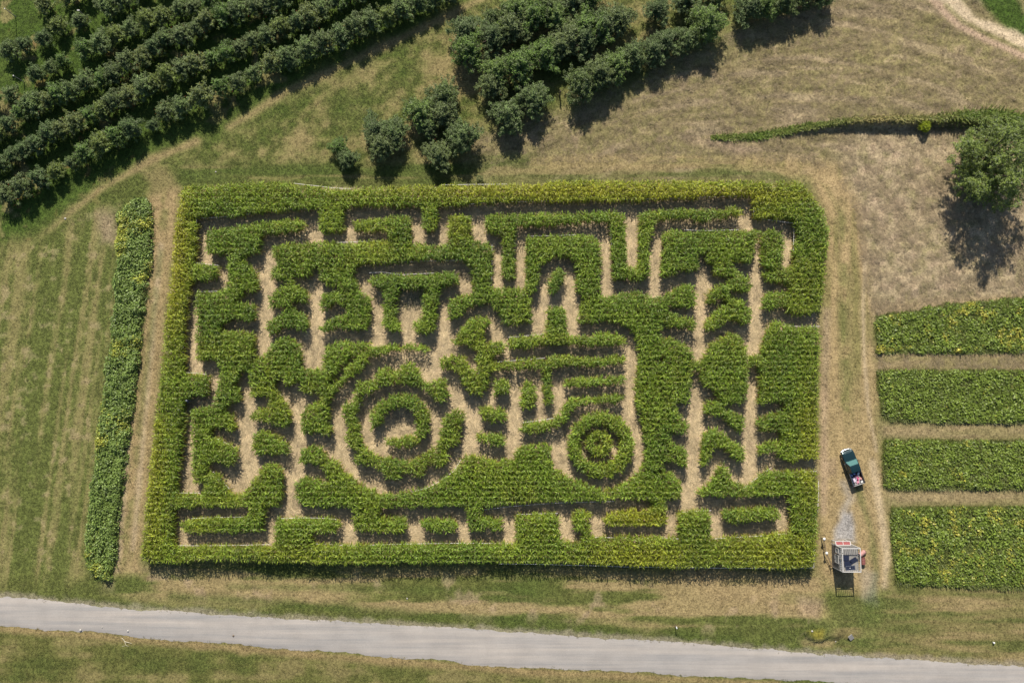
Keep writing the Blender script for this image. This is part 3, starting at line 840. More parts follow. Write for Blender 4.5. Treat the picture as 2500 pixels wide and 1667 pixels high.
     [P('C', 830, 1420, 860, 1430, 900, 1340, 940, 1280, 1010, 1240, 1090, 1185, 1160, 1230, 1200, 1290, 1215, 1370, 1225, 1440, 'F', 1215, 0, 1215, 130, 1200, 260, 1140, 270, 1080, 260, 1030, 290, 1040, 310, 1110, 340, 1190, 380, 1190, 450, 1170, 490, 1110, 460, 1060, 410, 1030, 350, 900, 350, 875, 330, 880, 260, 920, 240, 990, 245, 980, 190, 940, 160, 860, 140, 850, 40, 'C', 850, 1490, 780, 1490, 800, 1400)]),
    ('corn_hedge', 'big corn block at the right edge between the two side openings',
     [P('C', 1215, 1370, 1310, 1370, 1330, 1270, 1370, 1170, 1420, 1105, 1480, 1120, 1520, 1150, 1760, 1150, 1770, 1250, 1755, 1500, 'F', 1755, 300, 1755, 690, 1640, 690, 1550, 715, 1480, 690, 1440, 650, 1380, 640, 1300, 660, 1290, 600, 1350, 565, 1470, 565, 1480, 490, 1410, 470, 1300, 480, 1290, 390, 1400, 340, 1500, 330, 1500, 255, 1400, 250, 1300, 275, 1310, 150, 1310, 20, 'C', 1305, 1460, 1230, 1455)]),
    ('corn_hedge', 'hook shaped corn arch with a pointed top at lower right of the maze',
     [P('F', 860, 760, 860, 560, 880, 490, 950, 455, 1020, 490, 1090, 550, 1190, 600, 1190, 690, 1160, 715, 1110, 690, 1060, 630, 1010, 600, 960, 620, 920, 690, 880, 770)]),
    ('corn_wall', 'corn wall at the bottom right corner with a pointed triangle',
     [P('F', 830, 975, 820, 960, 940, 860, 1000, 740, 1040, 725, 1060, 790, 1100, 850, 1140, 880, 1200, 900, 1250, 880, 1340, 790, 1390, 760, 1460, 790, 1740, 785, 1750, 1000, 1745, 1300, 1560, 1255, 1550, 1100, 1530, 975, 1500, 970, 1250, 985, 1000, 980)]),
    ('corn_hedge', 'corn picture frame with an open gap at its foot, left of centre',
     [P('B', 10, 770, 130, 750, 300, 760, 500, 745, 650, 730, 690, 760, 690, 810, 620, 830, 540, 840, 520, 1000, 500, 1180, 430, 1205, 360, 1195, 330, 1130, 410, 1080, 420, 860, 230, 860, 210, 920, 195, 1070, 235, 1110, 240, 1180, 170, 1185, 110, 1160, 115, 1000, 120, 870, 10, 820, 'A', 1760, 800)]),
    ('corn_hedge', 'short yellow tipped corn bar above the bottom wall, left of centre',
     [P('E', 395, 1165, 420, 1155, 670, 1160, 670, 1250, 500, 1250, 390, 1210)]),
    ('corn_hedge', 'long low corn bar above the bottom wall near the right corner',
     [P('F', 1035, 1100, 1050, 1080, 1250, 1070, 1440, 1060, 1470, 1090, 1465, 1150, 1300, 1165, 1100, 1185, 1035, 1160)]),
]


def circle(cx, cy, r, n=36):
    return [(cx + r * math.cos(2 * math.pi * k / n), cy + r * math.sin(2 * math.pi * k / n)) for k in range(n)]


# ring hedges: (label, outer, inner)
RINGS = [('outer round corn ring of the two nested small rings', circle(1468, 1086, 80), circle(1465, 1085, 49)),
         ('inner little corn ring inside the outer round ring', circle(1463, 1084, 32), circle(1463, 1082, 12))]

# where the crop has ripened to yellow: x, y, radius x, radius y, strength (photo measure)
RIPE = [(425, 620, 40, 230, .9), (372, 1180, 40, 260, .55), (1400, 465, 520, 30, .75), (1750, 475, 260, 30, .8), (900, 460, 300, 20, .3),
        (1560, 1360, 160, 45, .6), (1900, 1350, 200, 60, .5), (700, 1350, 160, 30, .35), (1980, 1100, 40, 180, .5), (1560, 1265, 110, 25, .7),
        (1960, 700, 60, 90, .3), (1120, 555, 60, 40, .4), (1480, 1265, 40, 30, .5), (1850, 520, 90, 15, .45), (470, 1250, 80, 60, .2), (1650, 1090, 30, 80, .1)]


def build_corn():
    x0, x1, y0, y1 = -57, 48, -28, 35
    rows = np.arange(y0, y1, 0.35)
    cols = np.arange(x0, x1, 0.165)
    X, Y = np.meshgrid(cols, rows)
    X = X + rng.uniform(-0.08, 0.08, X.shape)
    Y = Y + rng.normal(0, 0.08, Y.shape)
    mid = np.repeat(np.arange(len(rows)) % 2 == 1, len(cols))
    X, Y = X.ravel(), Y.ravel()
    keep = rng.random(len(X)) > np.where(mid, 0.25, 0.03)
    X, Y, mid = X[keep], Y[keep], mid[keep]
    owner = np.full(len(X), -1)
    edge = np.full(len(X), 9.0)
    items = []
    for nm, lb, polys in HEDGES:
        items.append((nm, lb, [WP(p, CORN_TOP) for p in polys], None))
    for lb, o, i in RINGS:
        items.append(('corn_ring', lb, [WP(o, CORN_TOP)], WP(i, CORN_TOP)))
    for h, (nm, lb, polys, hole) in enumerate(items):
        d = np.full(len(X), 9.0)
        for p in polys:
            bx = (X > p[:, 0].min() - 1) & (X < p[:, 0].max() + 1) & (Y > p[:, 1].min() - 1) & (Y < p[:, 1].max() + 1)
            dd = np.full(len(X), 9.0)
            dd[bx] = sdf(X[bx], Y[bx], p)
            d = np.minimum(d, dd)
        if hole is not None:
            d = np.maximum(d, -sdf(X, Y, hole))
        wob = (fbm(X, Y, 0.9, 2, 2) - 0.5) * 0.22
        thin = -d.min() < 1.25
        sel = (d + wob < (-0.12 if thin else -0.17)) & (owner < 0)
        sel &= ~mid | thin | (d > -0.55)
        owner[sel] = h
        edge[sel] = -d[sel]
    # templates of one plant
    for h, (nm, lb, polys, hole) in enumerate(items):
        s = owner == h
        n = int(s.sum())
        if n == 0: continue
        x, y, e = X[s], Y[s], edge[s]
        cx_, cy_ = x.mean(), y.mean()
        ripe = 0.30 * (fbm(x, y, 7, 3, 3) - 0.42) * 2
        for (rx, ry, ax, ay, st) in RIPE:
            wx, wy = W(rx, ry, CORN_TOP)
            k = CAM_H / FPX
            ripe = np.maximum(ripe, st * np.exp(-(((x - wx) / (ax * k)) ** 2 + ((y - wy) / (ay * k)) ** 2)) + 0.1 * (fbm(x, y, 2, 4, 2) - .5))
        ripe = np.clip(ripe + rng.normal(0, 0.10, n), 0, 1)
        hh = 2.60 * rng.uniform(0.88, 1.12, n) * (0.94 + 0.12 * fbm(x, y, 4, 5, 2)) * (1 - 0.10 * (e < 0.45))
        Vs, Fs, Ts = [], [], []
        base_n = 0
        plane = rng.uniform(0, math.pi, n)
        shade = rng.uniform(0.62, 1.34, n)
        GREEN = np.array((0.172, 0.255, 0.026))
        DEEP = np.array((0.112, 0.188, 0.024))
        YEL = np.array((0.360, 0.350, 0.026))
        DRY = np.array((0.340, 0.245, 0.070))
        deepf = np.clip(fbm(x, y, 5, 6, 2) * 1.6 - 0.35, 0, 1)[:, None]
        pc = GREEN * (1 - deepf) + DEEP * deepf
        pc = (pc * (1 - ripe[:, None]) + YEL * ripe[:, None]) * shade[:, None]
        NL = 10
        for k in range(NL):
            f = k / (NL - 1)
            z = hh * (0.18 + 0.74 * f)
            L = (0.50 + 0.36 * math.sin(math.pi * (0.15 + 0.75 * f))) * rng.uniform(0.8, 1.2, n)
            yaw = plane + (math.pi if k % 2 else 0) + rng.normal(0, 0.5, n)
            rise = rng.uniform(0.55, 1.0, n) + 0.35 * (f > 0.85)
            droop = rise * rng.uniform(0.75, 1.35, n)
            V, F, per = strips(np.stack([x - cx_, y - cy_, z], 1), yaw, L, rng.uniform(0.07, 0.11, n), rise, droop, 3, 0.1, rng.normal(0, 0.5, n))
            dry = np.clip((0.70 - f * 2.3) + 0.30 * (e < 0.5) + 0.35 * ripe + rng.normal(0, 0.18, n), 0, 1)[:, None] * (0.95 if f < 0.5 else 0.18)
            c = pc * (1 - dry) + DRY * dry
            c = c * rng.uniform(0.65, 1.35, (n, 1))
            Vs.append(V); Fs.append(F + base_n); Ts.append(np.repeat(c, per, 0))
            base_n += len(V)
        # stalk and tassel
        for yw, z0, L, wd_, rs, colr in ((plane, 0.0, None, 0.035, None, None),):
            b0 = np.stack([x - cx_, y - cy_, np.zeros(n)], 1)
            q = np.zeros((n, 4, 3))
            for a, (sg, zt) in enumerate(((-1, 0), (1, 0), (1, 1), (-1, 1))):
                q[:, a, 0] = b0[:, 0] + sg * 0.018 * np.cos(plane)
                q[:, a, 1] = b0[:, 1] + sg * 0.018 * np.sin(plane)
                q[:, a, 2] = hh * 0.97 * zt
            Vs.append(q.reshape(-1, 3)); Fs.append(np.arange(n * 4).reshape(n, 4) + base_n)
            Ts.append(np.repeat(np.array((0.16, 0.15, 0.05)) * shade[:, None], 4, 0))
            base_n += n * 4
        hed = mesh_np(nm, np.concatenate(Vs), np.concatenate(Fs), M['corn'], np.concatenate(Ts))
        o = link(nm, hed, None, (cx_, cy_, 0))
        tag(o, lb, 'corn hedge', 'corn hedges of the maze')
        Vs, Fs, Ts = [], [], []
        bn = 0
        has = rng.random(n) < 0.8
        m_ = int(has.sum())
        for k in range(3):
            V, F, per = strips(np.stack([x - cx_, y - cy_, hh * 0.95], 1)[has], rng.uniform(0, 6.28, m_), rng.uniform(0.16, 0.26, m_), np.full(m_, 0.022), rng.uniform(0.7, 1.8, m_), np.full(m_, 0.4), 1, 0.4)
            Vs.append(V); Fs.append(F + bn); bn += len(V)
            Ts.append(np.repeat(np.array((0.26, 0.22, 0.09)) * rng.uniform(0.7, 1.3, (m_, 1)), per, 0))
        t = link('tassel', mesh_np('tassel', np.concatenate(Vs), np.concatenate(Fs), M['corn'], np.concatenate(Ts)), o)
        t['kind'] = 'stuff'
    return X[owner >= 0], Y[owner >= 0]


CX, CY = build_corn()
occ = np.zeros((420, 640), bool)     # where corn stands, 0.2 m cells
occ[np.clip(((CY + 32) / 0.2).astype(int), 0, 419), np.clip(((CX + 62) / 0.2).astype(int), 0, 639)] = True
o2 = occ.copy()
for dy in (-1, 0, 1):
    for dx in (-1, 0, 1):
        o2 |= np.roll(np.roll(occ, dy, 0), dx, 1)
occ = o2 | np.roll(o2, 1, 0) | np.roll(o2, -1, 0)


def in_corn(x, y):
    j = ((y + 32) / 0.2).astype(int)
    i = ((x + 62) / 0.2).astype(int)
    ok = (j >= 0) & (j < 420) & (i >= 0) & (i < 640)
    r = np.zeros(x.shape, bool)
    r[ok] = occ[j[ok], i[ok]]
    return r


# ------------------------------------------------------------------ broad-leaf crops
def leafy(name, label, cat, pts, z, dens, height, green, yellow, yl, leaf, seed, mound=0.0, row=None, group=None, noise_s=2.2, thin=0.0):
    poly = WP(pts, z)
    a, b_ = poly.min(0), poly.max(0)
    n = int((b_[0] - a[0]) * (b_[1] - a[1]) * dens)
    x = rng.uniform(a[0], b_[0], n)
    y = rng.uniform(a[1], b_[1], n)
    d = sdf(x, y, poly) + (fbm(x, y, 1.2, seed, 2) - 0.5) * 1.0
    k = d < 0
    x, y, d = x[k], y[k], d[k]
    if thin:
        k = fbm(x, y, 1.6, seed + 1, 3) > thin * rng.uniform(0.6, 1.1, len(x))
        x, y, d = x[k], y[k], d[k]
    n = len(x)
    hm = height * (0.15 + 0.95 * fbm(x, y, 1.0, seed + 2, 3) + 0.35 * fbm(x / 7, y, 0.8, seed + 5, 2)) * sstep(0, 0.7, -d + 0.25)
    zz = hm * rng.uniform(0.45, 1.05, n) + gz_at(x, y)
    cx_, cy_ = x.mean(), y.mean()
    L = rng.uniform(0.75, 1.25, n) * leaf
    V, F, per = strips(np.stack([x - cx_, y - cy_, zz], 1), rng.uniform(0, 6.28, n), L, L * rng.uniform(0.6, 0.9, n), rng.uniform(-0.2, 0.6, n), rng.uniform(0.2, 0.8, n), 2, 0.35, rng.normal(0, 0.5, n))
    yv = fbm(x, y, noise_s, seed + 3, 3)
    ym = sstep(yl, yl + 0.16, yv + rng.normal(0, 0.07, n))[:, None]
    c = (np.asarray(green) * (1 - ym) + np.asarray(yellow) * ym) * rng.uniform(0.6, 1.35, (n, 1)) * (0.75 + 0.5 * fbm(x, y, 0.8, seed + 4, 2))[:, None]
    o = link(name, mesh_np(name, V, F, M['crop'], np.repeat(c, per, 0)), None, (cx_, cy_, 0))
    return tag(o, label, cat, group), cx_, cy_, poly


def plot_grass(o, cx_, cy_, poly, n, col, hgt, seed, frac=0.35):
    a, b_ = poly.min(0), poly.max(0)
    x = rng.uniform(a[0], b_[0], n)
    y = rng.uniform(a[1], b_[1], n)
    k = sdf(x, y, poly) + (fbm(x, y, 1.2, seed, 2) - 0.5) * 0.8 < 0.15
    x, y = x[k], y[k]
    n = len(x)
    g = gz_at(x, y)
    L = hgt * rng.uniform(0.7, 1.4, n)
    V, F, per = strips(np.stack([x - cx_, y - cy_, g + 0.02], 1), rng.uniform(0, 6.28, n), L, np.full(n, 0.06), rng.uniform(0.8, 1.6, n), rng.uniform(0.4, 1.0, n), 2, 0.2)
    v = fbm(x, y, 1.8, seed + 2, 3)[:, None]
    c = np.asarray(col) * rng.uniform(0.6, 1.3, (n, 1)) * (0.6 + 0.8 * v)
    w = link('weed_grass', mesh_np('weed_grass', V, F, M['crop'], np.repeat(c, per, 0)), o)
    w['kind'] = 'stuff'


PLOTS = [('uppermost leafy crop plot right of the lane with slanting top edge', [(2136, 785), (2140, 770), (2260, 752), (2380, 738), (2500, 728), (2640, 720), (2640, 858), (2500, 858), (2300, 862), (2145, 860)], 0.60),
         ('second leafy crop plot from the top, right of the lane', [(2142, 910), (2165, 905), (2300, 903), (2640, 905), (2640, 1032), (2400, 1032), (2180, 1024), (2158, 1010), (2150, 960)], 0.72),
         ('third leafy crop plot, the narrow one level with the pickup', [(2165, 1078), (2300, 1074), (2640, 1080), (2640, 1192), (2400, 1194), (2180, 1192), (2158, 1185), (2160, 1130)], 0.68),
         ('biggest leafy crop plot at the bottom, yellowing in patches', [(2178, 1240), (2300, 1237), (2640, 1238), (2640, 1440), (2500, 1436), (2300, 1428), (2195, 1424), (2185, 1380), (2178, 1300)], 0.58)]
for q, (lb, pts, yl) in enumerate(PLOTS):
    o, a_, b_, pl = leafy('crop_plot', lb, 'crop plot', pts, 0.3, 62, 0.62, (0.145, 0.200, 0.028), (0.36, 0.34, 0.05), yl + 0.04, 0.26, q * 2, noise_s=1.3, group='leafy crop plots right of the lane', thin=0.34)
    plot_grass(o, a_, b_, pl, 26000 if q < 3 else 42000, (0.13, 0.155, 0.034), 0.45, q)
o, a_, b_, pl = leafy('crop_strip', 'tall strip of big leaved green crop left of the maze', 'crop strip',
                      [(332, 478), (350, 482), (364, 500), (370, 545), (368, 600), (352, 720), (334, 880), (318, 1000), (300, 1150), (285, 1280), (268, 1420), (250, 1422), (232, 1410), (208, 1380), (200, 1350), (203, 1310), (215, 1220), (232, 1060), (250, 940), (268, 800), (280, 650), (283, 560), (280, 520), (300, 495)],
                      0.9, 115, 1.35, (0.150, 0.215, 0.045), (0.32, 0.33, 0.045), 0.64, 0.21, 5, noise_s=3)
plot_grass(o, a_, b_, pl, 9000, (0.12, 0.16, 0.035), 0.8, 3)

# ------------------------------------------------------------------ bank weeds
def bank():
    """weeds on the lip of the bank"""
    n = 11000
    t = rng.uniform(0, 1, n)
    xs = RX[1] + t * (RX[-1] - RX[1])
    yy = np.interp(xs, RX, RY)
    wdt = np.interp(xs, RX, [0.10, 0.3, 0.55, 0.45, 0.45, 0.4, 0.4, 0.8, 1.0, 0.9])
    off = rng.normal(0.25, 0.55, n) * wdt
    x, y = xs, yy + off
    g = gz_at(x, y)
    green = fbm(x, y, 5, 2, 2)
    px = np.interp(xs, [RX[0], RX[2], RX[4], RX[5], RX[7], RX[-1]], [0.85, 0.95, 0.55, 0.15, 0.9, 0.9])
    gm = np.clip(px + (green - 0.5) * 0.8 + rng.normal(0, 0.15, n), 0, 1)[:, None]
    hgt = rng.uniform(0.35, 1.0, n) * np.interp(xs, RX, [.35, .4, .5, .5, .5, .5, .6, .9, 1.0, 1.0]) * (0.5 + fbm(x, y, 1.6, 4, 2))
    V, F, per = strips(np.stack([x, y, g], 1), rng.uniform(0, 6.28, n), hgt, rng.uniform(0.06, 0.13, n), rng.uniform(0.7, 1.8, n), rng.uniform(0.4, 1.0, n), 2, 0.3)
    c = (np.array((0.120, 0.180, 0.026)) * gm + np.array((0.36, 0.30, 0.12)) * (1 - gm)) * rng.uniform(0.65, 1.35, (n, 1))
    tag(link('bank_weeds', mesh_np('bank_weeds', V, F, M['crop'], np.repeat(c, per, 0))), 'band of green and dry weeds along the bank lip', 'weeds', kind='stuff')


bank()


def leaf_cloud(P3, size, cols, up=0.4, seed=0):
    """small bent leaves at points"""
    n = len(P3)
    V, F, per = strips(P3, rng.uniform(0, 6.28, n), size * rng.uniform(0.7, 1.35, n), size * rng.uniform(0.45, 0.7, n), rng.normal(up * 0.5, 0.42, n), rng.uniform(0, 0.5, n), 1, 0.45, rng.normal(0, 0.5, n))
    return V, F, np.repeat(cols, per, 0)


def bush(name, label, cat, px, py, r, h, col, n, leaf):
    x0, y0 = W(px, py, h * 0.6)
    z0 = float(gz_at(np.array([x0]), np.array([y0]))[0])
    root = empty(name, (x0, y0, z0), 0, label, cat)
    th = rng.uniform(0, 6.28, n)
    ph = np.arccos(rng.uniform(-0.3, 1, n))
    rad = rng.uniform(0.55, 1, n) ** 0.5 * (0.75 + 0.4 * vnoise(th * 2, ph * 3, 2))
    Pn = np.stack([r * rad * np.sin(ph) * np.cos(th), r * rad * np.sin(ph) * np.sin(th), h * 0.5 + h * 0.5 * rad * np.cos(ph)], 1)
    V, F, T = leaf_cloud(Pn, leaf, np.asarray(col) * rng.uniform(0.6, 1.4, (n, 1)))
    link('foliage', mesh_np('foliage', V, F, M['tree'], T), root)
    mb = MB()
    for k in range(5):
        a = k * 1.256
        mb.tube([(0, 0, -0.05), (0.25 * r * math.cos(a), 0.25 * r * math.sin(a), h * 0.4), (0.6 * r * math.cos(a), 0.6 * r * math.sin(a), h * 0.75)], [0.03, 0.02, 0.01], 5)
    mb.build('stem', M['bark'], root)
    return root


bush('shrub', 'round bright yellow green shrub on the bank lip', 'shrub', 2257, 308, 0.85, 1.6, (0.22, 0.27, 0.015), 1500, 0.14)


# ------------------------------------------------------------------ trees
def make_tree(kind, seed, R, H, nshoot, per_shoot, leaf, base_col, apples=0, back=(0.125, 0.155, 0.075)):
    r_ = np.random.default_rng(seed)
    root = empty(kind, (0, 0, 0))
    # limbs
    mb = MB()
    mb.tube([(0, 0, -0.1), (0.05, 0.02, 0.25 * H), (0.0, 0.05, 0.55 * H), (0.03, 0, 0.85 * H)], [0.05 * R + 0.03, 0.04 * R + 0.02, 0.03 * R, 0.012], 7)
    limbs = []
    for k in range(9):
        a = k * 2.4 + r_.uniform(-0.3, 0.3)
        z0 = H * r_.uniform(0.18, 0.55)
        e = np.array((math.cos(a) * R * r_.uniform(0.55, 0.85), math.sin(a) * R * r_.uniform(0.55, 0.85), z0 + H * r_.uniform(0.12, 0.3)))
        m = e * 0.5 + np.array((0, 0, z0 * 0.5 - 0.03 * H))
        mb.tube([(0, 0, z0), tuple(m), tuple(e)], [0.028 * R, 0.02 * R, 0.008 * R], 5)
        limbs.append(e)
    mb.build('trunk', M['bark'], root)
    # shoots with leaves: clumps with gaps between
    pts, cols = [], []
    lump = r_.uniform(0, 6.28, 8)
    for k in range(nshoot):
        a = r_.uniform(0, 6.28)
        u = r_.uniform(0, 1) ** 0.6
        zf = r_.uniform(0.12, 1.0)
        prof = (math.sin(math.pi * min(1, 0.18 + 0.80 * zf)) ** 0.7)
        lob = 0.78 + 0.18 * math.sin(3 * a + lump[0]) + 0.12 * math.sin(5 * a + lump[1] + 4 * zf)
        rr = R * u * prof * lob
        b = np.array((rr * math.cos(a), rr * math.sin(a), H * (0.18 + 0.70 * zf * (1.05 - 0.35 * u ** 2))))
        d = np.array((math.cos(a) * u * 0.55, math.sin(a) * u * 0.55, r_.uniform(0.6, 1.1)))
        d /= np.linalg.norm(d)
        L = r_.uniform(0.18, 0.50) * R
        t = r_.random(per_shoot)
        p = b + np.outer(t * L, d) + r_.normal(0, 0.07 * R, (per_shoot, 3)) * (1 - 0.6 * t)[:, None]
        pts.append(p)
        br = r_.uniform(0.6, 1.35)
        bk = r_.random((per_shoot, 1)) < 0.22
        c = np.where(bk, np.asarray(back), np.asarray(base_col) * br) * r_.uniform(0.7, 1.3, (per_shoot, 1))
        cols.append(c)
    V, F, T = leaf_cloud(np.concatenate(pts), leaf, np.concatenate(cols), 0.35)
    link('crown', mesh_np('crown', V, F, M['tree'], T), root)
    if apples:
        mb = MB()
        for k in range(apples):
            a = r_.uniform(0, 6.28)
            q = r_.uniform(0.6, 0.95) * R
            c = Vector((q * math.cos(a), q * math.sin(a), H * r_.uniform(0.25, 0.6)))
            s = 0.045
            mb.add([c + Vector(v) * s for v in ((1, 0, 0), (0, 1, 0), (-1, 0, 0), (0, -1, 0), (0, 0, 1), (0, 0, -1))], [(0, 1, 4), (1, 2, 4), (2, 3, 4), (3, 0, 4), (1, 0, 5), (2, 1, 5), (3, 2, 5), (0, 3, 5)])
        o = mb.build('apples', M['apple'], root)
        o['kind'] = 'stuff'
    return root


def copy_tree(o, parent=None):
    c = o.copy()
    COL.objects.link(c)
    c.parent = parent
    for ch in list(o.children):
        copy_tree(ch, c)
    return c


ORD = ['first', 'second', 'third', 'fourth', 'fifth', 'sixth', 'seventh', 'eighth', 'ninth', 'tenth', 'eleventh', 'twelfth', 'thirteenth', 'fourteenth', 'fifteenth', 'sixteenth', 'seventeenth', 'eighteenth', 'nineteenth', 'twentieth', 'twenty-first', 'twenty-second', 'twenty-third', 'twenty-fourth', 'twenty-fifth', 'twenty-sixth', 'twenty-seventh', 'twenty-eighth', 'twenty-ninth', 'thirtieth', 'thirty-first', 'thirty-second']
APC = (0.106, 0.152, 0.046)
protos_s = [make_tree('apple_tree', 100 + k, 1.75, 3.1, 125, 32, 0.18, np.array(APC) * f, ap) for k, (f, ap) in enumerate(((1, 0), (1.15, 14), ((.8, .85, .9), 0), ((1.2, 1.1, .8), 0), ((.95, .9, .95), 24), ((.9, 1.05, .7), 0), ((1.3, 1.12, 1.0), 18)))]
protos_b = [make_tree('apple_tree', 200 + k, 2.65, 4.0, 230, 36, 0.20, np.array(APC) * f, ap) for k, (f, ap) in enumerate(((0.95, 0), ((1.05, .95, 1), 20), ((1.15, 1.2, .9), 0), ((.85, .85, .95), 0), ((1.0, 1.12, .75), 0), ((.9, .88, .8), 12)))]
used = set()
OCC_TREES = []


def plant(protos, px, py, s, label, group, zc):
    x, y = W(px, py, zc)
    p = random.choice(protos)
    if id(p) not in used:
        used.add(id(p))
        o = p
    else:
        o = copy_tree(p)
    o.location = (x, y, float(gz_at(np.array([x]), np.array([y]))[0]))
    o.rotation_euler = (0, 0, random.uniform(0, 6.28))
    o.scale = (s * random.uniform(0.92, 1.08), s * random.uniform(0.92, 1.08), s * random.uniform(0.92, 1.08))
    tag(o, label, 'apple tree', group)
    OCC_TREES.append((x, y, s))
    return o


def sheet1(l):   # measured on the sheet (0,0,800,560) at 2.8
    return [(a / 2.8, b / 2.8, *c) for a, b, *c in l]


def sheet2(l):   # sheet (700,0,1500,460) at 2.94
    return [(700 + a / 2.94, b / 2.94, *c) for a, b, *c in l]


def sheet3(l):   # sheet (1400,0,2500,460) at 2.138
    return [(1400 + a / 2.138, b / 2.138, *c) for a, b, *c in l]


def fill(path, step, jitter=6):
    """even planting along a measured row"""
    out = []
    acc = 0.0
    for i in range(len(path) - 1):
        (ax, ay), (bx, by) = path[i], path[i + 1]
        L = math.hypot(bx - ax, by - ay)
        while acc < L:
            t = acc / L
            out.append((ax + (bx - ax) * t + random.uniform(-jitter, jitter) * 0.5, ay + (by - ay) * t + random.uniform(-jitter, jitter), random.uniform(0.84, 1.12)))
            acc += step * random.uniform(0.9, 1.12)
        acc -= L
    return out


row1 = sheet1([(45, 1330, 1.0), (150, 1275, 1.05), (260, 1215, 1.0), (370, 1165, .9), (480, 1105, .72), (580, 1040, 1.05), (690, 985, 1.1), (800, 920, 1.05), (905, 875, 1.1), (1035, 845, .68), (1130, 765, .95), (1245, 725, 1.05), (1385, 660, 1.15), (1510, 590, .95), (1625, 565, .95), (1730, 495, .8), (1855, 430, 1.1), (1965, 395, 1.05)]) + \
    sheet2([(30, 420, 1.0), (150, 350, 1.1), (265, 300, 1.15), (390, 250, 1.15), (500, 200, 1.2), (610, 150, 1.1), (720, 110, 1.1), (830, 65, 1.1), (940, 25, 1.0), (1060, -15, 1.0), (1180, -60, 1.0)])
ROWS = [
    ('row nearest the maze', row1),
    ('second row up from the maze', fill([(-25, 420), (60, 355), (150, 318), (240, 270), (300, 240), (395, 190), (500, 145), (555, 122), (640, 95), (720, 48), (800, 15), (880, -25), (960, -60)], 36)),
    ('third row up from the maze', fill([(-30, 345), (15, 305), (62, 262), (130, 238), (210, 200), (285, 172), (345, 135), (405, 95), (450, 88), (500, 55), (560, 30), (640, 12), (700, -15), (800, -55)], 36)),
    ('fourth row up from the maze', [(-20, 245, .8), (20, 225, .8), (85, 178, .85), (118, 162, .7), (150, 145, .75)] + fill([(205, 118), (245, 102), (290, 82), (335, 58), (380, 42), (430, 25), (490, 8), (560, -25), (640, -60)], 40)),
    ('fifth row up from the maze', [(25, 122, .95), (55, 105, .8), (105, 92, .85), (138, 60, .85), (190, 48, .8), (262, 12, 1.0), (300, -2, 1.0), (340, -28, 1.0), (390, -50, 1.0)]),
    ('topmost row in the top left corner', [(106, 10, .95), (165, -12, .9), (205, -30, .9)]),
]
for rn, lst in ROWS:
    for i, (a, b, s) in enumerate(lst):
        plant(protos_s, a, b, s, 'apple tree, %s from the left in the %s' % (ORD[i], rn), 'apple trees in the upper left orchard', 1.7)

EAST = [
    ('lone pair just above the maze, leftmost', sheet2([(365, 1040, .55), (430, 1130, .62)])),
    ('clump beside the lone pair', sheet2([(640, 920, .80), (760, 950, .85), (690, 1040, .85)])),
    ('tall clump above the middle of the maze', sheet2([(1130, 690, .95), (960, 810, .95), (1120, 810, .95), (1010, 890, .7)])),
    ('clump closest to the maze', sheet2([(1265, 990, 1.0), (1090, 1105, .85)])),
    ('pair below the long eastern rows', sheet2([(1590, 830, 1.0), (1765, 715, 1.0)])),
    ('lowest long eastern row', sheet2([(2120, 610, 1.05), (2240, 540, 1.0)]) + sheet3([(120, 400, .9), (220, 340, .95), (310, 290, .9), (420, 270, .85), (480, 220, .85), (580, 210, .85), (690, 130, 1.1), (920, 40, .95), (1000, 30, .9), (1090, 5, .9), (1190, -20, .9), (1290, -50, .9)])),
    ('middle eastern row', sheet2([(1470, 610, .85), (1500, 520, .9), (1670, 480, 1.0), (1850, 385, .95), (1960, 340, .9), (2040, 270, 1.0), (2150, 210, 1.0), (2270, 190, .95)]) + sheet3([(60, 210, .95), (130, 150, .95), (225, 110, .95), (440, 50, .8), (590, 0, .8), (740, -30, .8)])),
    ('upper eastern row', sheet2([(1290, 230, 1.0), (1300, 370, 1.0), (1480, 270, .9), (1480, 130, .7), (1610, 200, 1.0), (1650, 70, .95), (1780, 110, 1.0), (1870, 60, .9), (1930, 120, .9), (2050, 10, .9), (2160, -40, .9)])),
]
for rn, lst in EAST:
    for i, (a, b, s) in enumerate(lst):
        nm = 'apple tree, %s from the left in the %s' % (ORD[i], rn)
        plant(protos_b, a, b, s * 1.03, nm, 'apple trees in the upper right orchard', 2.0)
bush('shrub', 'small bright green sapling among the dark upper eastern apple trees', 'shrub', 1218, 68, 0.9, 2.9, (0.13, 0.20, 0.03), 900, 0.16)
bush('shrub', 'small pale weed bush against the outside of the top maze wall', 'shrub', 1171, 437, 0.5, 0.9, (0.12, 0.14, 0.05), 350, 0.12)


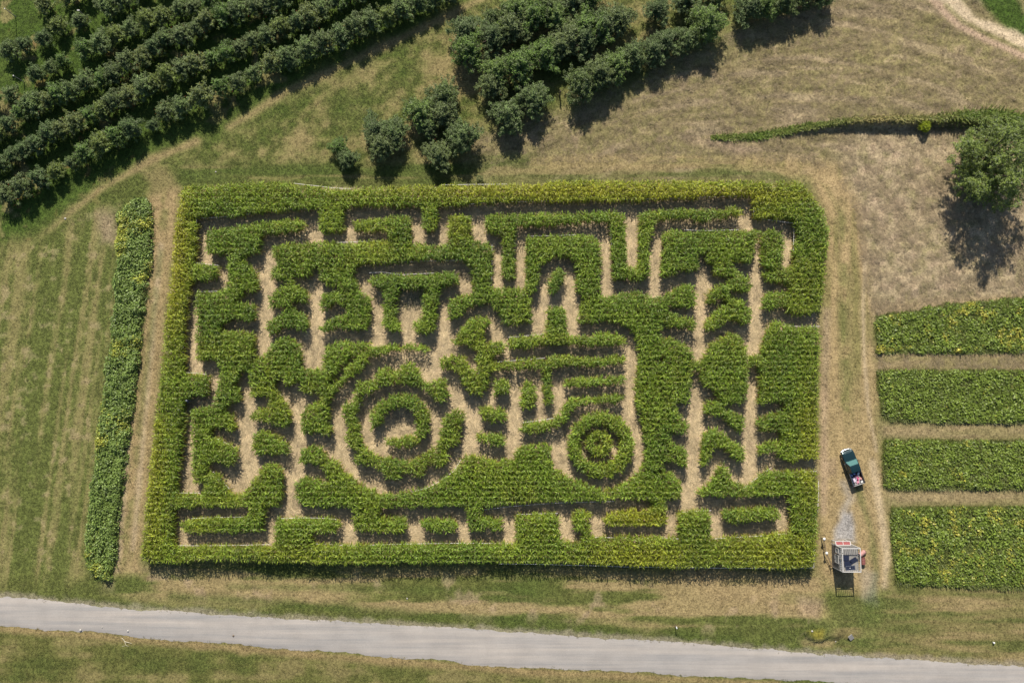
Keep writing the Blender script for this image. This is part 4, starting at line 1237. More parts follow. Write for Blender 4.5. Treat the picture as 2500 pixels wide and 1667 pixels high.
def big_tree():
    x, y = W(2374, 424)
    root = empty('leafy_tree', (x, y, 0), 0, 'big feathery green tree on the right edge casting a long shadow', 'tree')
    r_ = np.random.default_rng(5)
    mb = MB()
    pts, cols = [], []
    stems = [(0.3, 0.6, 11.5), (2.0, 2.3, 10.5), (3.4, 1.4, 9.5), (4.6, 2.8, 10.5), (5.6, 3.4, 9.0), (1.1, 3.4, 9.0), (2.8, 3.8, 8.0), (0.0, 4.3, 8.5), (4.0, 4.0, 7.6), (5.0, 4.6, 7.0), (1.7, 4.4, 7.0)]
    for a, q, h in stems:
        q *= 1.15
        tx, ty = q * math.cos(a), q * math.sin(a)
        mb.tube([(0.1 * tx, 0.1 * ty, -0.2), (0.3 * tx, 0.3 * ty, h * 0.3), (0.7 * tx, 0.7 * ty, h * 0.65), (tx, ty, h * 0.95)], [0.22, 0.16, 0.09, 0.03], 7)
        for k in range(120):
            zf = r_.uniform(0.12, 1.0)
            rad = 2.2 * math.sin(math.pi * min(1, 0.2 + 0.78 * zf)) ** 0.8
            aa, uu = r_.uniform(0, 6.28), r_.uniform(0, 1) ** 0.5
            b = np.array((tx * (0.3 + 0.75 * zf) + rad * uu * math.cos(aa), ty * (0.3 + 0.75 * zf) + rad * uu * math.sin(aa), h * zf))
            d = np.array((math.cos(aa) * uu + 0.1 * tx, math.sin(aa) * uu + 0.1 * ty, r_.uniform(0.2, 0.9)))
            d /= np.linalg.norm(d)
            m = 30
            t = r_.random(m)
            L = r_.uniform(0.6, 1.3)
            pts.append(b + np.outer(t * L, d) + r_.normal(0, 0.10, (m, 3)) - np.outer(t ** 2 * 0.25, (0, 0, 1)))
            bk = r_.random((m, 1)) < 0.25
            c = np.where(bk, (0.15, 0.18, 0.09), np.array((0.150, 0.200, 0.040)) * r_.uniform(0.65, 1.35))
            cols.append(c * r_.uniform(0.7, 1.3, (m, 1)))
    mb.build('trunk', M['bark'], root)
    V, F, T = leaf_cloud(np.concatenate(pts), 0.21, np.concatenate(cols), 0.2)
    link('crown', mesh_np('crown', V, F, M['tree'], T), root)


big_tree()


# ------------------------------------------------------------------ ground litter (stuff, scattered copies)
def scatter(name, label, cat, pts, yaw, scl, col, idx, meshes, mat):
    me = bpy.data.meshes.new(name)
    n = len(pts)
    me.vertices.add(n)
    me.vertices.foreach_set('co', np.ascontiguousarray(pts, np.float32).ravel())
    a = me.attributes.new('rot', 'FLOAT_VECTOR', 'POINT')
    r = np.zeros((n, 3), np.float32)
    r[:, 2] = yaw
    a.data.foreach_set('vector', r.ravel())
    a = me.attributes.new('scl', 'FLOAT', 'POINT')
    a.data.foreach_set('value', np.ascontiguousarray(scl, np.float32))
    a = me.attributes.new('idx', 'INT', 'POINT')
    a.data.foreach_set('value', np.ascontiguousarray(idx, np.int32))
    a = me.attributes.new('tint', 'FLOAT_COLOR', 'POINT')
    c4 = np.ones((n, 4), np.float32)
    c4[:, :3] = col
    a.data.foreach_set('color', c4.ravel())
    me.materials.append(mat)
    o = link(name, me)
    src = bpy.data.collections.new(name + '_pieces')
    for k, mm in enumerate(meshes):
        src.objects.link(bpy.data.objects.new('%s_piece_%02d' % (name, k), mm))
    ng = bpy.data.node_groups.new(name, 'GeometryNodeTree')
    ng.interface.new_socket('Geometry', in_out='INPUT', socket_type='NodeSocketGeometry')
    ng.interface.new_socket('Geometry', in_out='OUTPUT', socket_type='NodeSocketGeometry')
    N, L = ng.nodes, ng.links
    gi, go = N.new('NodeGroupInput'), N.new('NodeGroupOutput')
    ip = N.new('GeometryNodeInstanceOnPoints')
    ci = N.new('GeometryNodeCollectionInfo')
    ci.inputs['Collection'].default_value = src
    ci.inputs['Separate Children'].default_value = True
    ci.inputs['Reset Children'].default_value = True

    def na(nm, ty):
        q = N.new('GeometryNodeInputNamedAttribute')
        q.data_type = ty
        q.inputs['Name'].default_value = nm
        return [s for s in q.outputs if s.enabled and s.name == 'Attribute'][0]
    er = N.new('FunctionNodeEulerToRotation')
    L.new(na('rot', 'FLOAT_VECTOR'), er.inputs[0])
    L.new(er.outputs[0], ip.inputs['Rotation'])
    L.new(na('scl', 'FLOAT'), ip.inputs['Scale'])
    L.new(na('idx', 'INT'), ip.inputs['Instance Index'])
    ip.inputs['Pick Instance'].default_value = True
    L.new(gi.outputs[0], ip.inputs['Points'])
    L.new(ci.outputs[0], ip.inputs['Instance'])
    L.new(ip.outputs[0], go.inputs[0])
    md = o.modifiers.new('scatter', 'NODES')
    md.node_group = ng
    return tag(o, label, cat, kind='stuff')


def tuft_mesh(name, mat, nb, L, w, rise, droop, spread, seed, flat=False):
    r_ = np.random.default_rng(seed)
    b = np.stack([r_.normal(0, spread, nb), r_.normal(0, spread, nb), r_.uniform(0.0, 0.02, nb) if not flat else r_.uniform(0.005, 0.05, nb)], 1)
    yaw = r_.uniform(0, 6.28, nb) if not flat else r_.normal(0, 0.5, nb) if flat == 'lay' else r_.normal(0, 0.35, nb) + np.where(r_.random(nb) < 0.25, r_.uniform(-1.5, 1.5, nb), 0)
    V, F, per = strips(b, yaw, L * r_.uniform(0.6, 1.3, nb), np.full(nb, w), r_.uniform(*rise, nb), r_.uniform(*droop, nb), 2 if not flat else 1, 0.3)
    return mesh_np(name, V, F, mat)


def litter():
    n = 330000
    x = rng.uniform(-76, 76, n)
    y = rng.uniform(-46, 60, n)
    md = sdf(x, y, MAZE)
    rd = sdf(x, y, road_poly)
    c = col_at(x, y)
    greenness = sstep(0.95, 1.12, c[:, 1] / np.maximum(c[:, 0], 1e-3))
    pale = sstep(0.24, 0.32, c[:, 0])
    keep = (md > 0.1) & (rd > -0.12 + 0.3 * (rng.random(n) - 0.5)) & (rng.random(n) < 0.25 + 0.75 * greenness - 0.2 * pale)
    x, y, c, gn = x[keep], y[keep], c[keep], greenness[keep]
    n = len(x)
    gmeshes = [tuft_mesh('grass_tuft', M['grass'], 7, 0.17, 0.035, (0.5, 1.4), (0.2, 0.9), 0.07, 40 + k) for k in range(4)]
    cc = c * rng.uniform(0.75, 1.35, (n, 1))
    z = gz_at(x, y)
    scatter('grass', 'short mown grass over the fields', 'grass', np.stack([x, y, z], 1), rng.uniform(0, 6.28, n), rng.uniform(0.6, 1.3, n), cc, rng.integers(0, 4, n), gmeshes, M['grass'])
    # cut hay lying in clumps
    n = 130000
    x = rng.uniform(-10, 76, n)
    y = rng.uniform(2, 60, n)
    i = np.clip(np.rint((x - core_x[0]) / 0.3).astype(int), 0, len(core_x) - 1) + len(mar)
    j = np.clip(np.rint((y - core_y[0]) / 0.3).astype(int), 0, len(core_y) - 1) + len(mar)
    hv = LHAY[j * nx_ + i]
    cl = fbm(x, y, 1.4, 6, 3)
    keep = (hv > 0.3) & (sdf(x, y, MAZE) > 0.3) & (cl > 0.36 + 0.22 * rng.random(n))
    x, y, cl = x[keep], y[keep], cl[keep]
    n = len(x)
    hmeshes = [tuft_mesh('hay_wisp', M['hay'], 12, 0.28, 0.035, (0.15, 0.7), (0.2, 0.7), 0.12, 60 + k, 'lay') for k in range(5)]
    c = col_at(x, y)
    c = c * 0.5 + HAYG * 0.66
    c = c * rng.uniform(0.6, 1.3, (n, 1))
    ax_, ay_ = W(1900, 900)
    hy_ = np.arctan2(y - ay_, x - ax_) + math.pi / 2 + rng.normal(0, 0.45, n)
    scatter('hay', 'cut hay lying in wisps on the upper right field', 'hay', np.stack([x, y, gz_at(x, y)], 1), hy_, (0.5 + 0.8 * rng.random(n) ** 3) * (0.55 + 0.7 * cl) * (1 + 0.45 * sstep(45, 50, x) * sstep(36, 30, y)), c, rng.integers(0, 5, n), hmeshes, M['hay'])
    # trampled straw on the maze paths
    n = 60000
    x = rng.uniform(-57, 48, n)
    y = rng.uniform(-29, 35, n)
    k = (sdf(x, y, MAZE) < 0.1) & ~in_corn(x, y)
    x, y = x[k], y[k]
    # lie of the straw follows the path: compare free space along x and along y
    fx = np.zeros(len(x))
    fy = np.zeros(len(x))
    for s in (0.6, 1.2, 1.8, 2.4, 3.0):
        for sg in (-1, 1):
            fx += ~in_corn(x + s * sg, y)
            fy += ~in_corn(x, y + s * sg)
    yaw = np.where(fx >= fy, 0, math.pi / 2) + rng.normal(0, 0.35, len(x)) + (fbm(x, y, 1.5, 3, 2) - 0.5) * 1.6
    n = len(x)
    smeshes = [tuft_mesh('straw_wisp', M['straw'], 9, 0.70, 0.042, (0.0, 0.14), (0.0, 0.14), 0.16, 80 + k, True) for k in range(5)]
    c = np.array((0.52, 0.415, 0.25)) * rng.uniform(0.45, 1.5, (n, 1)) * (0.8 + 0.4 * fbm(x, y, 1.2, 1, 2))[:, None]
    scatter('straw', 'trampled straw on the maze paths', 'straw', np.stack([x, y, gz_at(x, y)], 1), yaw, rng.uniform(0.7, 1.25, n), c, rng.integers(0, 5, n), smeshes, M['straw'])


litter()


# ------------------------------------------------------------------ strings along the paths
STRINGS = [
    ('along the underside of the top wall, left part', P('A', 440, 322, 600, 316, 780, 300, 960, 265, 1200, 250, 1365, 255)),
    ('down the inner side of the left wall, topmost', P('A', 440, 322, 428, 470, 418, 655)),
    ('on top of the upper left wall stub', P('A', 420, 662, 500, 672, 610, 684)),
    ('below the upper left wall stub', P('A', 385, 790, 440, 792, 560, 786)),
    ('down the inner side of the left wall, long middle part', P('A', 378, 860, 355, 1010, 342, 1150, 336, 1350, 337, 1500)),
    ('on top of the second left wall stub', P('A', 337, 1504, 430, 1506, 520, 1520)),
    ('down the inner side of the left wall, lower part', P('D', 346, 250, 328, 400, 312, 600, 300, 760, 275, 945)),
    ('at the foot of the tall left path', P('D', 275, 950, 360, 950, 470, 950)),
    ('beside the bottom left corner wall', P('D', 253, 1080, 248, 1200, 244, 1350)),
    ('on top of the bottom wall, left end', P('D', 244, 1352, 500, 1354, 760, 1350, 1005, 1344)),
    ('above the long bar in the bottom left corner', P('D', 400, 1145, 560, 1138, 690, 1136, 810, 1134)),
    ('on top of the bottom wall arm', P('D', 1060, 1146, 1250, 1140, 1400, 1142, 1510, 1152)),
    ('on top of the bottom wall, centre left', P('D', 1320, 1338, 1480, 1345, 1660, 1358, 1790, 1348, 'E', 300, 1340, 700, 1334, 1110, 1338)),
    ('on the top edge of the square corn block', P('E', 1132, 1114, 1290, 1110, 1450, 1106)),
    ('under the broad block, right of centre', P('E', 870, 1082, 1100, 1052, 1450, 1026, 1882, 1014)),
    ('on top of the bottom wall, right of centre', P('E', 1730, 1290, 1880, 1292, 'F', 400, 1296, 680, 1300)),
    ('beside the right corner block', P('F', 693, 1090, 690, 1200, 684, 1300)),
    ('on the short block left of the long low bar', P('F', 695, 1100, 790, 1090, 930, 1084)),
    ('right of the long low bar in the right corner', P('F', 1528, 980, 1540, 1100, 1556, 1250)),
    ('below the long low bar in the right corner', P('F', 940, 1302, 1120, 1290, 1350, 1276, 1550, 1258)),
    ('on the rising edge of the right corner point', P('F', 1190, 905, 1260, 850, 1330, 800, 1390, 758)),
    ('at the lower side opening on the right', P('F', 1470, 796, 1600, 790, 1740, 784)),
    ('down the outside of the right wall', P('F', 1752, 850, 1752, 960, 1746, 1100)),
    ('down the outside of the bottom right corner', P('F', 1722, 1340, 1720, 1450, 1716, 1520)),
    ('along the outside of the bottom wall', P('F', 1716, 1522, 1500, 1530, 900, 1524, 300, 1516, 'E', 1700, 1506, 1300, 1496, 1000, 1492)),
    ('along the underside of the top wall, right part', P('B', 560, 243, 700, 222, 880, 204, 1400, 190, 'C', 188, 184, 500, 176, 900, 160, 1240, 148)),
    ('beside the top right corner path', P('C', 1253, 152, 1256, 240, 1256, 320)),
    ('above the kink in the top right corner', P('C', 1320, 328, 1440, 345, 1565, 362)),
    ('right of the narrow top right path', P('C', 1566, 365, 1562, 470, 1558, 570)),
    ('on top of the corn block below the right arm', P('C', 720, 412, 900, 418, 1140, 410)),
    ('down the right side of the U hedge opening', P('B', 1845, 350, 1855, 450, 1862, 560)),
    ('above the doorway arch', P('B', 1205, 460, 1350, 458, 1590, 450)),
    ('under the long broad band at upper left', P('B', 20, 668, 250, 655, 560, 648, 740, 642)),
    ('beside the broad band right end', P('B', 945, 520, 944, 680, 938, 850)),
    ('above the corn picture frame', P('A', 1760, 740, 1860, 735, 'B', 250, 755, 500, 742)),
    ('on the broad band top edge', P('A', 1480, 508, 1600, 506, 1800, 498)),
    ('on the upper centre bar', P('B', 1070, 1235, 1200, 1222, 1350, 1208)),
    ('on the lower centre bar', P('B', 960, 1425, 1150, 1408, 1350, 1392)),
    ('on the S shaped bar', P('E', 1180, 412, 1300, 396, 1440, 374)),
    ('round the inside of the toothed ring', P('D', 1870, 120, 1740, 190, 1690, 270, 1662, 370, 1668, 470)),
    ('on the sloping edge of the left leafy hedge', P('D', 560, 520, 640, 556, 735, 604)),
    ('on the lowest sloping edge of the left leafy hedge', P('D', 565, 786, 620, 840, 690, 920)),
    ('along the outside of the top wall, left', P('A', 1180, 55, 1330, 72, 1500, 92, 1620, 97)),
    ('along the outside of the top wall, middle', P('B', 560, 68, 800, 64, 1060, 62)),
    ('on the scooped edge below the large ring', P('E', 320, 944, 450, 912, 560, 850, 650, 785, 710, 690)),
    ('at the upper side opening on the right', P('C', 1520, 1148, 1640, 1150, 1760, 1150)),
    ('on the top edge of the tall left leafy hedge', P('A', 440, 884, 520, 884, 600, 880)),
]


def strings():
    for lb, pts in STRINGS:
        zt = 1.0
        w = WP(pts, zt)
        ox, oy = w[0]
        root = empty('string_fence', (ox, oy, 0), 0, 'white string %s' % lb if len(lb.split()) < 14 else lb, 'string fence', 'white strings marking the maze paths')
        # stakes about every 3.5 m and at the ends
        P2 = [Vector((a - ox, b - oy, zt)) for a, b in w]
        mb = MB()
        line = []
        for i in range(len(P2) - 1):
            a, b = P2[i], P2[i + 1]
            k = max(1, int((b - a).length / 3.5))
            for q in range(k):
                p = a.lerp(b, q / k)
                line.append(p)
                line.append(a.lerp(b, (q + 0.5) / k) - Vector((0, 0, 0.06)))
        line.append(P2[-1])
        mb.tube(line, 0.028, 4, False)
        mb.build('twine', M['rope'], root)
        for i in range(0, len(line), 2):
            p = line[i]
            MB().tube([(p.x, p.y, -0.1), (p.x, p.y, zt + 0.12)], 0.022, 5).build('stake', M['woodd'], root)


strings()

# ------------------------------------------------------------------ lookout tower
def tower():
    zr = 3.45                       # top of the railing
    xw, ys = W(2057, 1397, zr)
    xe, yn = W(2101.5, 1337, zr)
    w, d = xe - xw, yn - ys
    cx_, cy_ = (xw + xe) / 2, (ys + yn) / 2
    root = empty('lookout_tower', (cx_, cy_, 0), 0, 'grey wooden lookout tower with railed deck at the lane end', 'lookout tower')
    hx, hy = w / 2, d / 2
    zd = 2.5
    # posts
    for sx in (-1, 1):
        for sy in (-1, 0, 1):
            MB().box((sx * (hx - 0.07), sy * (hy - 0.07), zr / 2 - 0.05), (0.12, 0.12, zr + 0.08)).build('post', M['rail'] if sy else M['wood'], root)
    # deck
    nb = 14
    bw = (w - 0.04) / nb
    for k in range(nb):
        MB().box((-hx + 0.02 + (k + 0.5) * bw, 0, zd), (bw - 0.022, d - 0.28, 0.04), rx=0.0).build('deck_board', M['wood'], root)
    for yy in (-hy + 0.2, -hy / 3, hy / 3, hy - 0.2):
        MB().box((0, yy, zd - 0.10), (w - 0.3, 0.08, 0.14)).build('joist', M['woodd'], root)
    # railings
    def rail(a, b):
        a, b = Vector(a), Vector(b)
        r = MB().bar(a + Vector((0, 0, zr)), b + Vector((0, 0, zr)), 0.10, 0.05).build('top_rail', M['rail'], root)
        MB().bar(a + Vector((0, 0, zd + 0.12)), b + Vector((0, 0, zd + 0.12)), 0.06, 0.05).build('bottom_rail', M['rail'], root)
        L = (b - a).length
        k = int(L / 0.24)
        for i in range(1, k):
            p = a.lerp(b, i / k)
            MB().box((p.x, p.y, (zr + zd + 0.12) / 2), (0.045, 0.045, zr - zd - 0.17)).build('baluster', M['rail'], root)
    e = 0.0
    rail((-hx + .13, -hy + .07, 0), (hx - .13, -hy + .07, 0))
    rail((hx - .07, -hy + .13, 0), (hx - .07, hy - .13, 0))
    rail((-hx + .13, hy - .07, 0), (hx - .13, hy - .07, 0))
    rail((-hx + .07, -hy + .13, 0), (-hx + .07, hy - 0.75, 0))
    # enclosed lower storey: upright boards on the west and south, open front
    nbd = 16
    for k in range(nbd):
        yy = -hy + 0.14 + (k + 0.5) * (d - 0.28) / nbd
        MB().box((-hx + 0.02, yy, zd / 2 - 0.05), (0.03, (d - 0.28) / nbd - 0.015, zd - 0.14)).build('wall_board', M['siding'], root)
    nbd = 12
    for k in range(nbd):
        xx = -hx + 0.14 + (k + 0.5) * (w - 0.28) / nbd
        MB().box((xx, -hy + 0.02, zd / 2 - 0.05), ((w - 0.28) / nbd - 0.015, 0.03, zd - 0.14)).build('wall_board', M['siding'], root)
        MB().box((hx * 0 + xx, hy - 0.02, 1.45), ((w - 0.28) / nbd - 0.015, 0.03, 2.5)).build('wall_board', M['siding'], root)
    # pale hatch panels let into the west wall, with white corner battens
    for y_, w_, zc_, h_ in ((-0.15, 1.0, 1.75, 1.1), (0.95, 0.5, 1.9, 0.8)):
        pn = MB().box((-hx - 0.012, y_, zc_), (0.03, w_, h_)).build('hatch', M['panel'], root)
        f = MB()
        for q in (-1, 1):
            f.box((-hx - 0.03, y_ + q * (w_ / 2 + 0.03), zc_), (0.05, 0.06, h_ + 0.12)).box((-hx - 0.03, y_, zc_ + q * (h_ / 2 + 0.03)), (0.05, w_ - 0.01, 0.06))
        f.build('frame', M['rail'], pn)
    rail((-hx + .07, hy - 0.62, 0), (-hx + .07, hy - .13, 0))
    # red lean-to roof on the north side
    x0, x1 = -hx - 0.02, hx - 0.55
    y0, y1 = hy + 0.03, hy + 0.50
    z0, z1 = 1.55, 1.35
    t = 0.05
    lean = MB()
    vs = [(x0, y0, z0), (x1, y0, z0), (x1, y1, z1), (x0, y1, z1)]
    lean.add([(a, b, c) for a, b, c in vs] + [(a, b, c + t) for a, b, c in vs], [(3, 2, 1, 0), (4, 5, 6, 7), (0, 1, 5, 4), (1, 2, 6, 5), (2, 3, 7, 6), (3, 0, 4, 7)])
    lr = lean.build('porch_roof', M['red'], root)
    tr = MB()
    for a, b in ((0, 1), (1, 2), (2, 3), (3, 0)):
        pa, pb = Vector(vs[a]) + Vector((0, 0, 0.06)), Vector(vs[b]) + Vector((0, 0, 0.06))
        tr.bar(pa, pb, 0.09, 0.09)
    tr.bar(Vector(((x0 + x1) / 2, y0, z0 + .06)), Vector(((x0 + x1) / 2, y1, z1 + .06)), 0.06, 0.09)
    tr.build('trim', M['rail'], lr)
    for xx in (x0 + 0.08, x1 - 0.08):
        MB().box((xx, y1 - 0.08, z1 / 2 - 0.05), (0.09, 0.09, z1 + 0.05)).build('porch_post', M['rail'], root)
    # bracket pieces low on the sides
    MB().bar((hx, -0.3, 2.1), (hx + 0.35, -0.3, 2.45), 0.06).build('brace', M['woodd'], root)
    MB().bar((-hx, 0.6, 1.9), (-hx - 0.4, 0.6, 2.15), 0.06).build('brace', M['woodd'], root)
    return cx_, cy_, hx, hy, zd + 0.02


TX, TY, THX, THY, TZ = tower()


def deck_things():
    def pnl(px, py, sx, sy, rz, lb, frame=False, lift=0.0):
        x, y = W(1980 + px / 8.25, 1290 + py / 8.25, TZ + 0.05)
        root = empty('panel', (x, y, TZ + 0.004 + lift), math.radians(rz), lb, 'panel', 'navy panels on the tower deck')
        MB().box((0, 0, 0.05), (sx, sy, 0.10)).build('board', M['navy'], root, bevel=0.01)
        if frame:
            f = MB()
            for a in (-1, 1):
                f.box((a * (sx / 2 - 0.02), 0, 0.113), (0.04, sy, 0.025)).box((0, a * (sy / 2 - 0.02), 0.114), (sx - 0.09, 0.04, 0.025))
            for k in (-1, 0, 1):
                f.box((k * sx / 4, 0, 0.112), (0.015, sy - 0.1, 0.02))
            f.build('frame', M['denim'], root)
        return root
    pnl(700, 585, 0.85, 0.72, 0, 'dark navy panel nearest the stair gap on the tower deck')
    pnl(855, 640, 0.98, 0.56, 30, 'dark navy panel turned askew in the middle of the deck')
    pnl(740, 710, 0.95, 0.72, 0, 'dark navy panel flat behind the framed one on the deck')
    r = pnl(790, 790, 1.25, 0.55, 6, 'navy framed panel with fine bars at the deck railing', True, 0.0)
    x, y = W(1980 + 785 / 8.25, 1290 + 795 / 8.25, TZ + 0.15)
    MB().loft([[(0.055 * s * math.cos(a), 0.055 * s * math.sin(a), z) for a in np.linspace(0, 5.5, 8)] for s, z in ((1, 0), (1, 0.06), (0.6, 0.09), (0.2, 0.10))]).build('white_cup', M['white'], None, (x, y, TZ + 0.128))
    tag(bpy.data.objects['white_cup'], 'small white cup standing on the framed navy panel', 'cup')


deck_things()


def barrel(px, py, rz, mat, lb):
    x, y = W(px, py, 0.3)
    root = empty('barrel', (x, y, 0.29), rz, lb, 'barrel', 'red barrels lying beside the tower')
    prof = [(-0.46, 0.27), (-0.44, 0.29), (-0.18, 0.29), (-0.155, 0.305), (-0.13, 0.29), (0.13, 0.29), (0.155, 0.305), (0.18, 0.29), (0.44, 0.29), (0.46, 0.27)]
    MB().loft([[(r * math.cos(a), t, r * math.sin(a)) for a in np.linspace(0, 2 * math.pi, 19)[:-1]] for t, r in prof]).build('drum', mat, root)
    h = MB()
    for t in (-0.45, 0.45):
        h.loft([[(r * math.cos(a), t + q, r * math.sin(a)) for a in np.linspace(0, 2 * math.pi, 19)[:-1]] for r, q in ((0.297, -0.015), (0.302, 0.0), (0.297, 0.015))], False)
    h.build('rim', M['black'], root)
    b = MB().tube([(0.10, -0.465, 0.08), (0.10, -0.478, 0.08)], 0.035, 8).build('bung', M['black'], root)


barrel(2107, 1369, 0.05, M['rust'], 'rust red barrel lying on its side next to the tower')
barrel(2105.5, 1350, math.radians(-52), M['pinkrust'], 'faded pink barrel lying askew behind the rust red one')


def rail_fence():
    p1 = W(2012, 1315, 1.1)
    p2 = W(2018, 1349.5, 1.1)
    p3 = W(2033, 1383, 1.0)
    root = empty('rail_fence', (p1[0], p1[1], 0), 0, 'brown rail fence with white capped posts left of the tower', 'rail fence')
    pts = [Vector((p[0] - p1[0], p[1] - p1[1], 0)) for p in (p1, p2, p3)]
    for i, p in enumerate(pts):
        po = MB().tube([(p.x, p.y, -0.2), (p.x, p.y, 1.08)], [0.06, 0.05], 8).build('post', M['woodd'], root)
        if i < 2:
            MB().loft([[(p.x + r * math.cos(a), p.y + r * math.sin(a), z) for a in np.linspace(0, 2 * math.pi, 13)[:-1]] for r, z in ((0.13, 1.085), (0.19, 1.13), (0.19, 1.2), (0.12, 1.27), (0.03, 1.29))]).build('cap', M['white'], po)
    for z in (0.5, 0.92):
        for a, b in ((0, 1), (1, 2)):
            MB().tube([pts[a] + Vector((0.06, 0, z)), (pts[a] + pts[b]) / 2 + Vector((0.10, 0, z - 0.03)), pts[b] + Vector((0.06, 0, z))], 0.04, 6).build('rail', M['woodd'], root)


rail_fence()
for k, (a, b, c, d, lb) in enumerate(((540, 252, 740, 268, 'upper of two brown planks on the gravel by the tower'), (545, 285, 735, 292, 'lower of two brown planks on the gravel by the tower'))):
    x1, y1 = W(1980 + a / 8.25, 1290 + b / 8.25)
    x2, y2 = W(1980 + c / 8.25, 1290 + d / 8.25)
    o = MB().bar((x1, y1, 0.05), (x2, y2, 0.05), 0.12, 0.06).build('plank', M['woodd'])
    tag(o, lb, 'plank', 'planks beside the tower')


# ------------------------------------------------------------------ pickup truck (nose towards +Y of its own frame)
def pickup():
    x, y = W(2083, 1141, 0.9)
    yaw = math.radians(18.5)
    T = empty('pickup_truck', (x, y, 0.0), yaw, 'dark teal pickup truck with a loaded open bed parked on the lane', 'pickup truck')
    hw = 0.86

    def sec(y_, pts):      # mirrored section: list of (half width, z) from bottom to top
        r = [(w_, y_, z_) for w_, z_ in pts]
        return r + [(-w_, y_, z_) for w_, z_ in reversed(pts)]
    # lower body and nose: lofted
    st = [(2.42, .60, .42, .70), (2.36, .74, .38, .80), (2.15, .83, .36, .90), (1.75, .86, .34, .96), (1.10, .86, .34, 1.00), (0.95, .86, .34, 1.02)]
    MB().loft([sec(yy, [(w_ * 0.93, z0), (w_, z0 + 0.18), (w_, z1 - 0.12), (w_ * 0.93, z1 - 0.02), (w_ * 0.78, z1)]) for yy, w_, z0, z1 in st]).build('body', M['teal'], T, smooth=False, bevel=0.0)
    # hood panel
    hd = MB().loft([[(w_, yy, z), (w_ * .5, yy, z + .035), (-w_ * .5, yy, z + .035), (-w_, yy, z), (-w_, yy, z - .03), (w_, yy, z - .03)] for yy, w_, z in ((2.28, .60, .815), (2.05, .67, .905), (1.55, .70, .965), (1.02, .71, 1.01))])
    hd.build('hood', M['teal'], T)
    # cab sides and doors
    MB().loft([sec(yy, [(hw * .93, .34), (hw, .52), (hw, .90), (hw * .95, 1.02)]) for yy in (0.95, -0.62)]).build('cab', M['teal'], T)
    roof_z = 1.58
    MB().loft([[(w_, yy, z), (w_ * .6, yy, z + .05), (-w_ * .6, yy, z + .05), (-w_, yy, z), (-w_, yy, z - .05), (w_, yy, z - .05)] for yy, w_, z in ((0.42, .60, roof_z - .03), (0.30, .64, roof_z), (-.05, .66, roof_z + .02), (-.45, .65, roof_z), (-.55, .62, roof_z - .03))]).build('roof', M['teal'], T)
    # glass
    def pane(name, pts, mat, th=0.02):
        a = [Vector(p) for p in pts]
        nrm = (a[1] - a[0]).cross(a[3] - a[0]).normalized() * th
        m = MB().add(a + [p - nrm for p in a], [(0, 1, 2, 3), (7, 6, 5, 4), (0, 4, 5, 1), (1, 5, 6, 2), (2, 6, 7, 3), (3, 7, 4, 0)])
        return m.build(name, mat, T)
    ws = pane('windscreen', [(-.76, 1.0, 1.02), (.76, 1.0, 1.02), (.59, .42, roof_z - .04), (-.59, .42, roof_z - .04)], M['wind'])
    MB().bar((-.5, .985, 1.055), (.05, .955, 1.075), .03, .02).bar((.1, .985, 1.055), (.6, .955, 1.075), .03, .02).build('wiper', M['black'], ws)
    pane('rear_window', [(.70, -.60, 1.04), (-.70, -.60, 1.04), (-.58, -.53, roof_z - .05), (.58, -.53, roof_z - .05)], M['glass'])
    for s in (-1, 1):
        d = MB().box((s * (hw + .006), .20, .74), (.03, 1.08, .62)).build('door', M['teal'], T, bevel=.012)
        MB().box((s * (hw + .03), -.20, .90), (.03, .14, .03)).build('handle', M['black'], d)
        pane('side_window', [(s * .83, .88, 1.04), (s * .83, -.50, 1.04), (s * .645, -.42, roof_z - .04), (s * .645, .38, roof_z - .04)], M['glass'])
        MB().bar((s * .80, .98, 1.0), (s * .61, .42, roof_z - .02), .06).bar((s * .80, -.58, 1.0), (s * .61, -.50, roof_z - .02), .08).build('pillar', M['teal'], T)
        m = MB().box((s * (hw + .13), .80, 1.06), (.18, .09, .14)).build('mirror', M['chrome'], T, bevel=.02)
        MB().bar((s * (hw - .02), .82, 1.0), (s * (hw + .09), .80, 1.04), .03).build('arm', M['black'], m)
        MB().box((s * .56, 2.385, .66), (.26, .07, .13)).build('headlight', M['lamp'], T, bevel=.015)
        MB().box((s * .74, -2.455, .78), (.14, .05, .26)).build('taillight', M['redlamp'], T, bevel=.01)
        # bed side
        MB().loft([[(s * .72, yy, .50), (s * hw, yy, .42), (s * hw, yy, .86), (s * (hw - .03), yy, .97), (s * .74, yy, .97)] for yy in (-.64, -2.42)]).build('bed_side', M['teal'] if s < 0 else M['maroon'], T)  # right side has its maroon reflection painted in
        MB().box((s * .79, -1.53, .985), (.11, 1.78, .03)).build('bed_rail', M['chrome'] if s < 0 else M['black'], T)
        # wheels and arches
        for yy in (1.48, -1.52):
            w_ = MB()
            w_.loft([[(s * xx, yy + r * math.cos(a), .34 + r * math.sin(a)) for a in np.linspace(0, 2 * math.pi, 21)[:-1]] for xx, r in ((.64, .30), (.66, .335), (.84, .335), (.865, .30))])
            w_ = w_.build('wheel', M['black'], T)
            MB().loft([[(s * xx, yy + r * math.cos(a), .34 + r * math.sin(a)) for a in np.linspace(0, 2 * math.pi, 17)[:-1]] for xx, r in ((.855, .20), (.872, .19), (.876, .06))]).build('rim', M['chrome'], w_)
            ar = MB()
            ar.loft([[(s * xx, yy + r * math.cos(a), .36 + r * math.sin(a)) for xx, r in ((hw - .02, .37), (hw + .03, .37), (hw + .03, .42), (hw - .02, .42))] for a in np.linspace(0.1, math.pi - .1, 11)])
            ar.build('wheel_arch', M['black'], T)
    MB().box((0, -1.53, .50), (1.44, 1.78, .05)).build('bed_floor', M['black'], T)
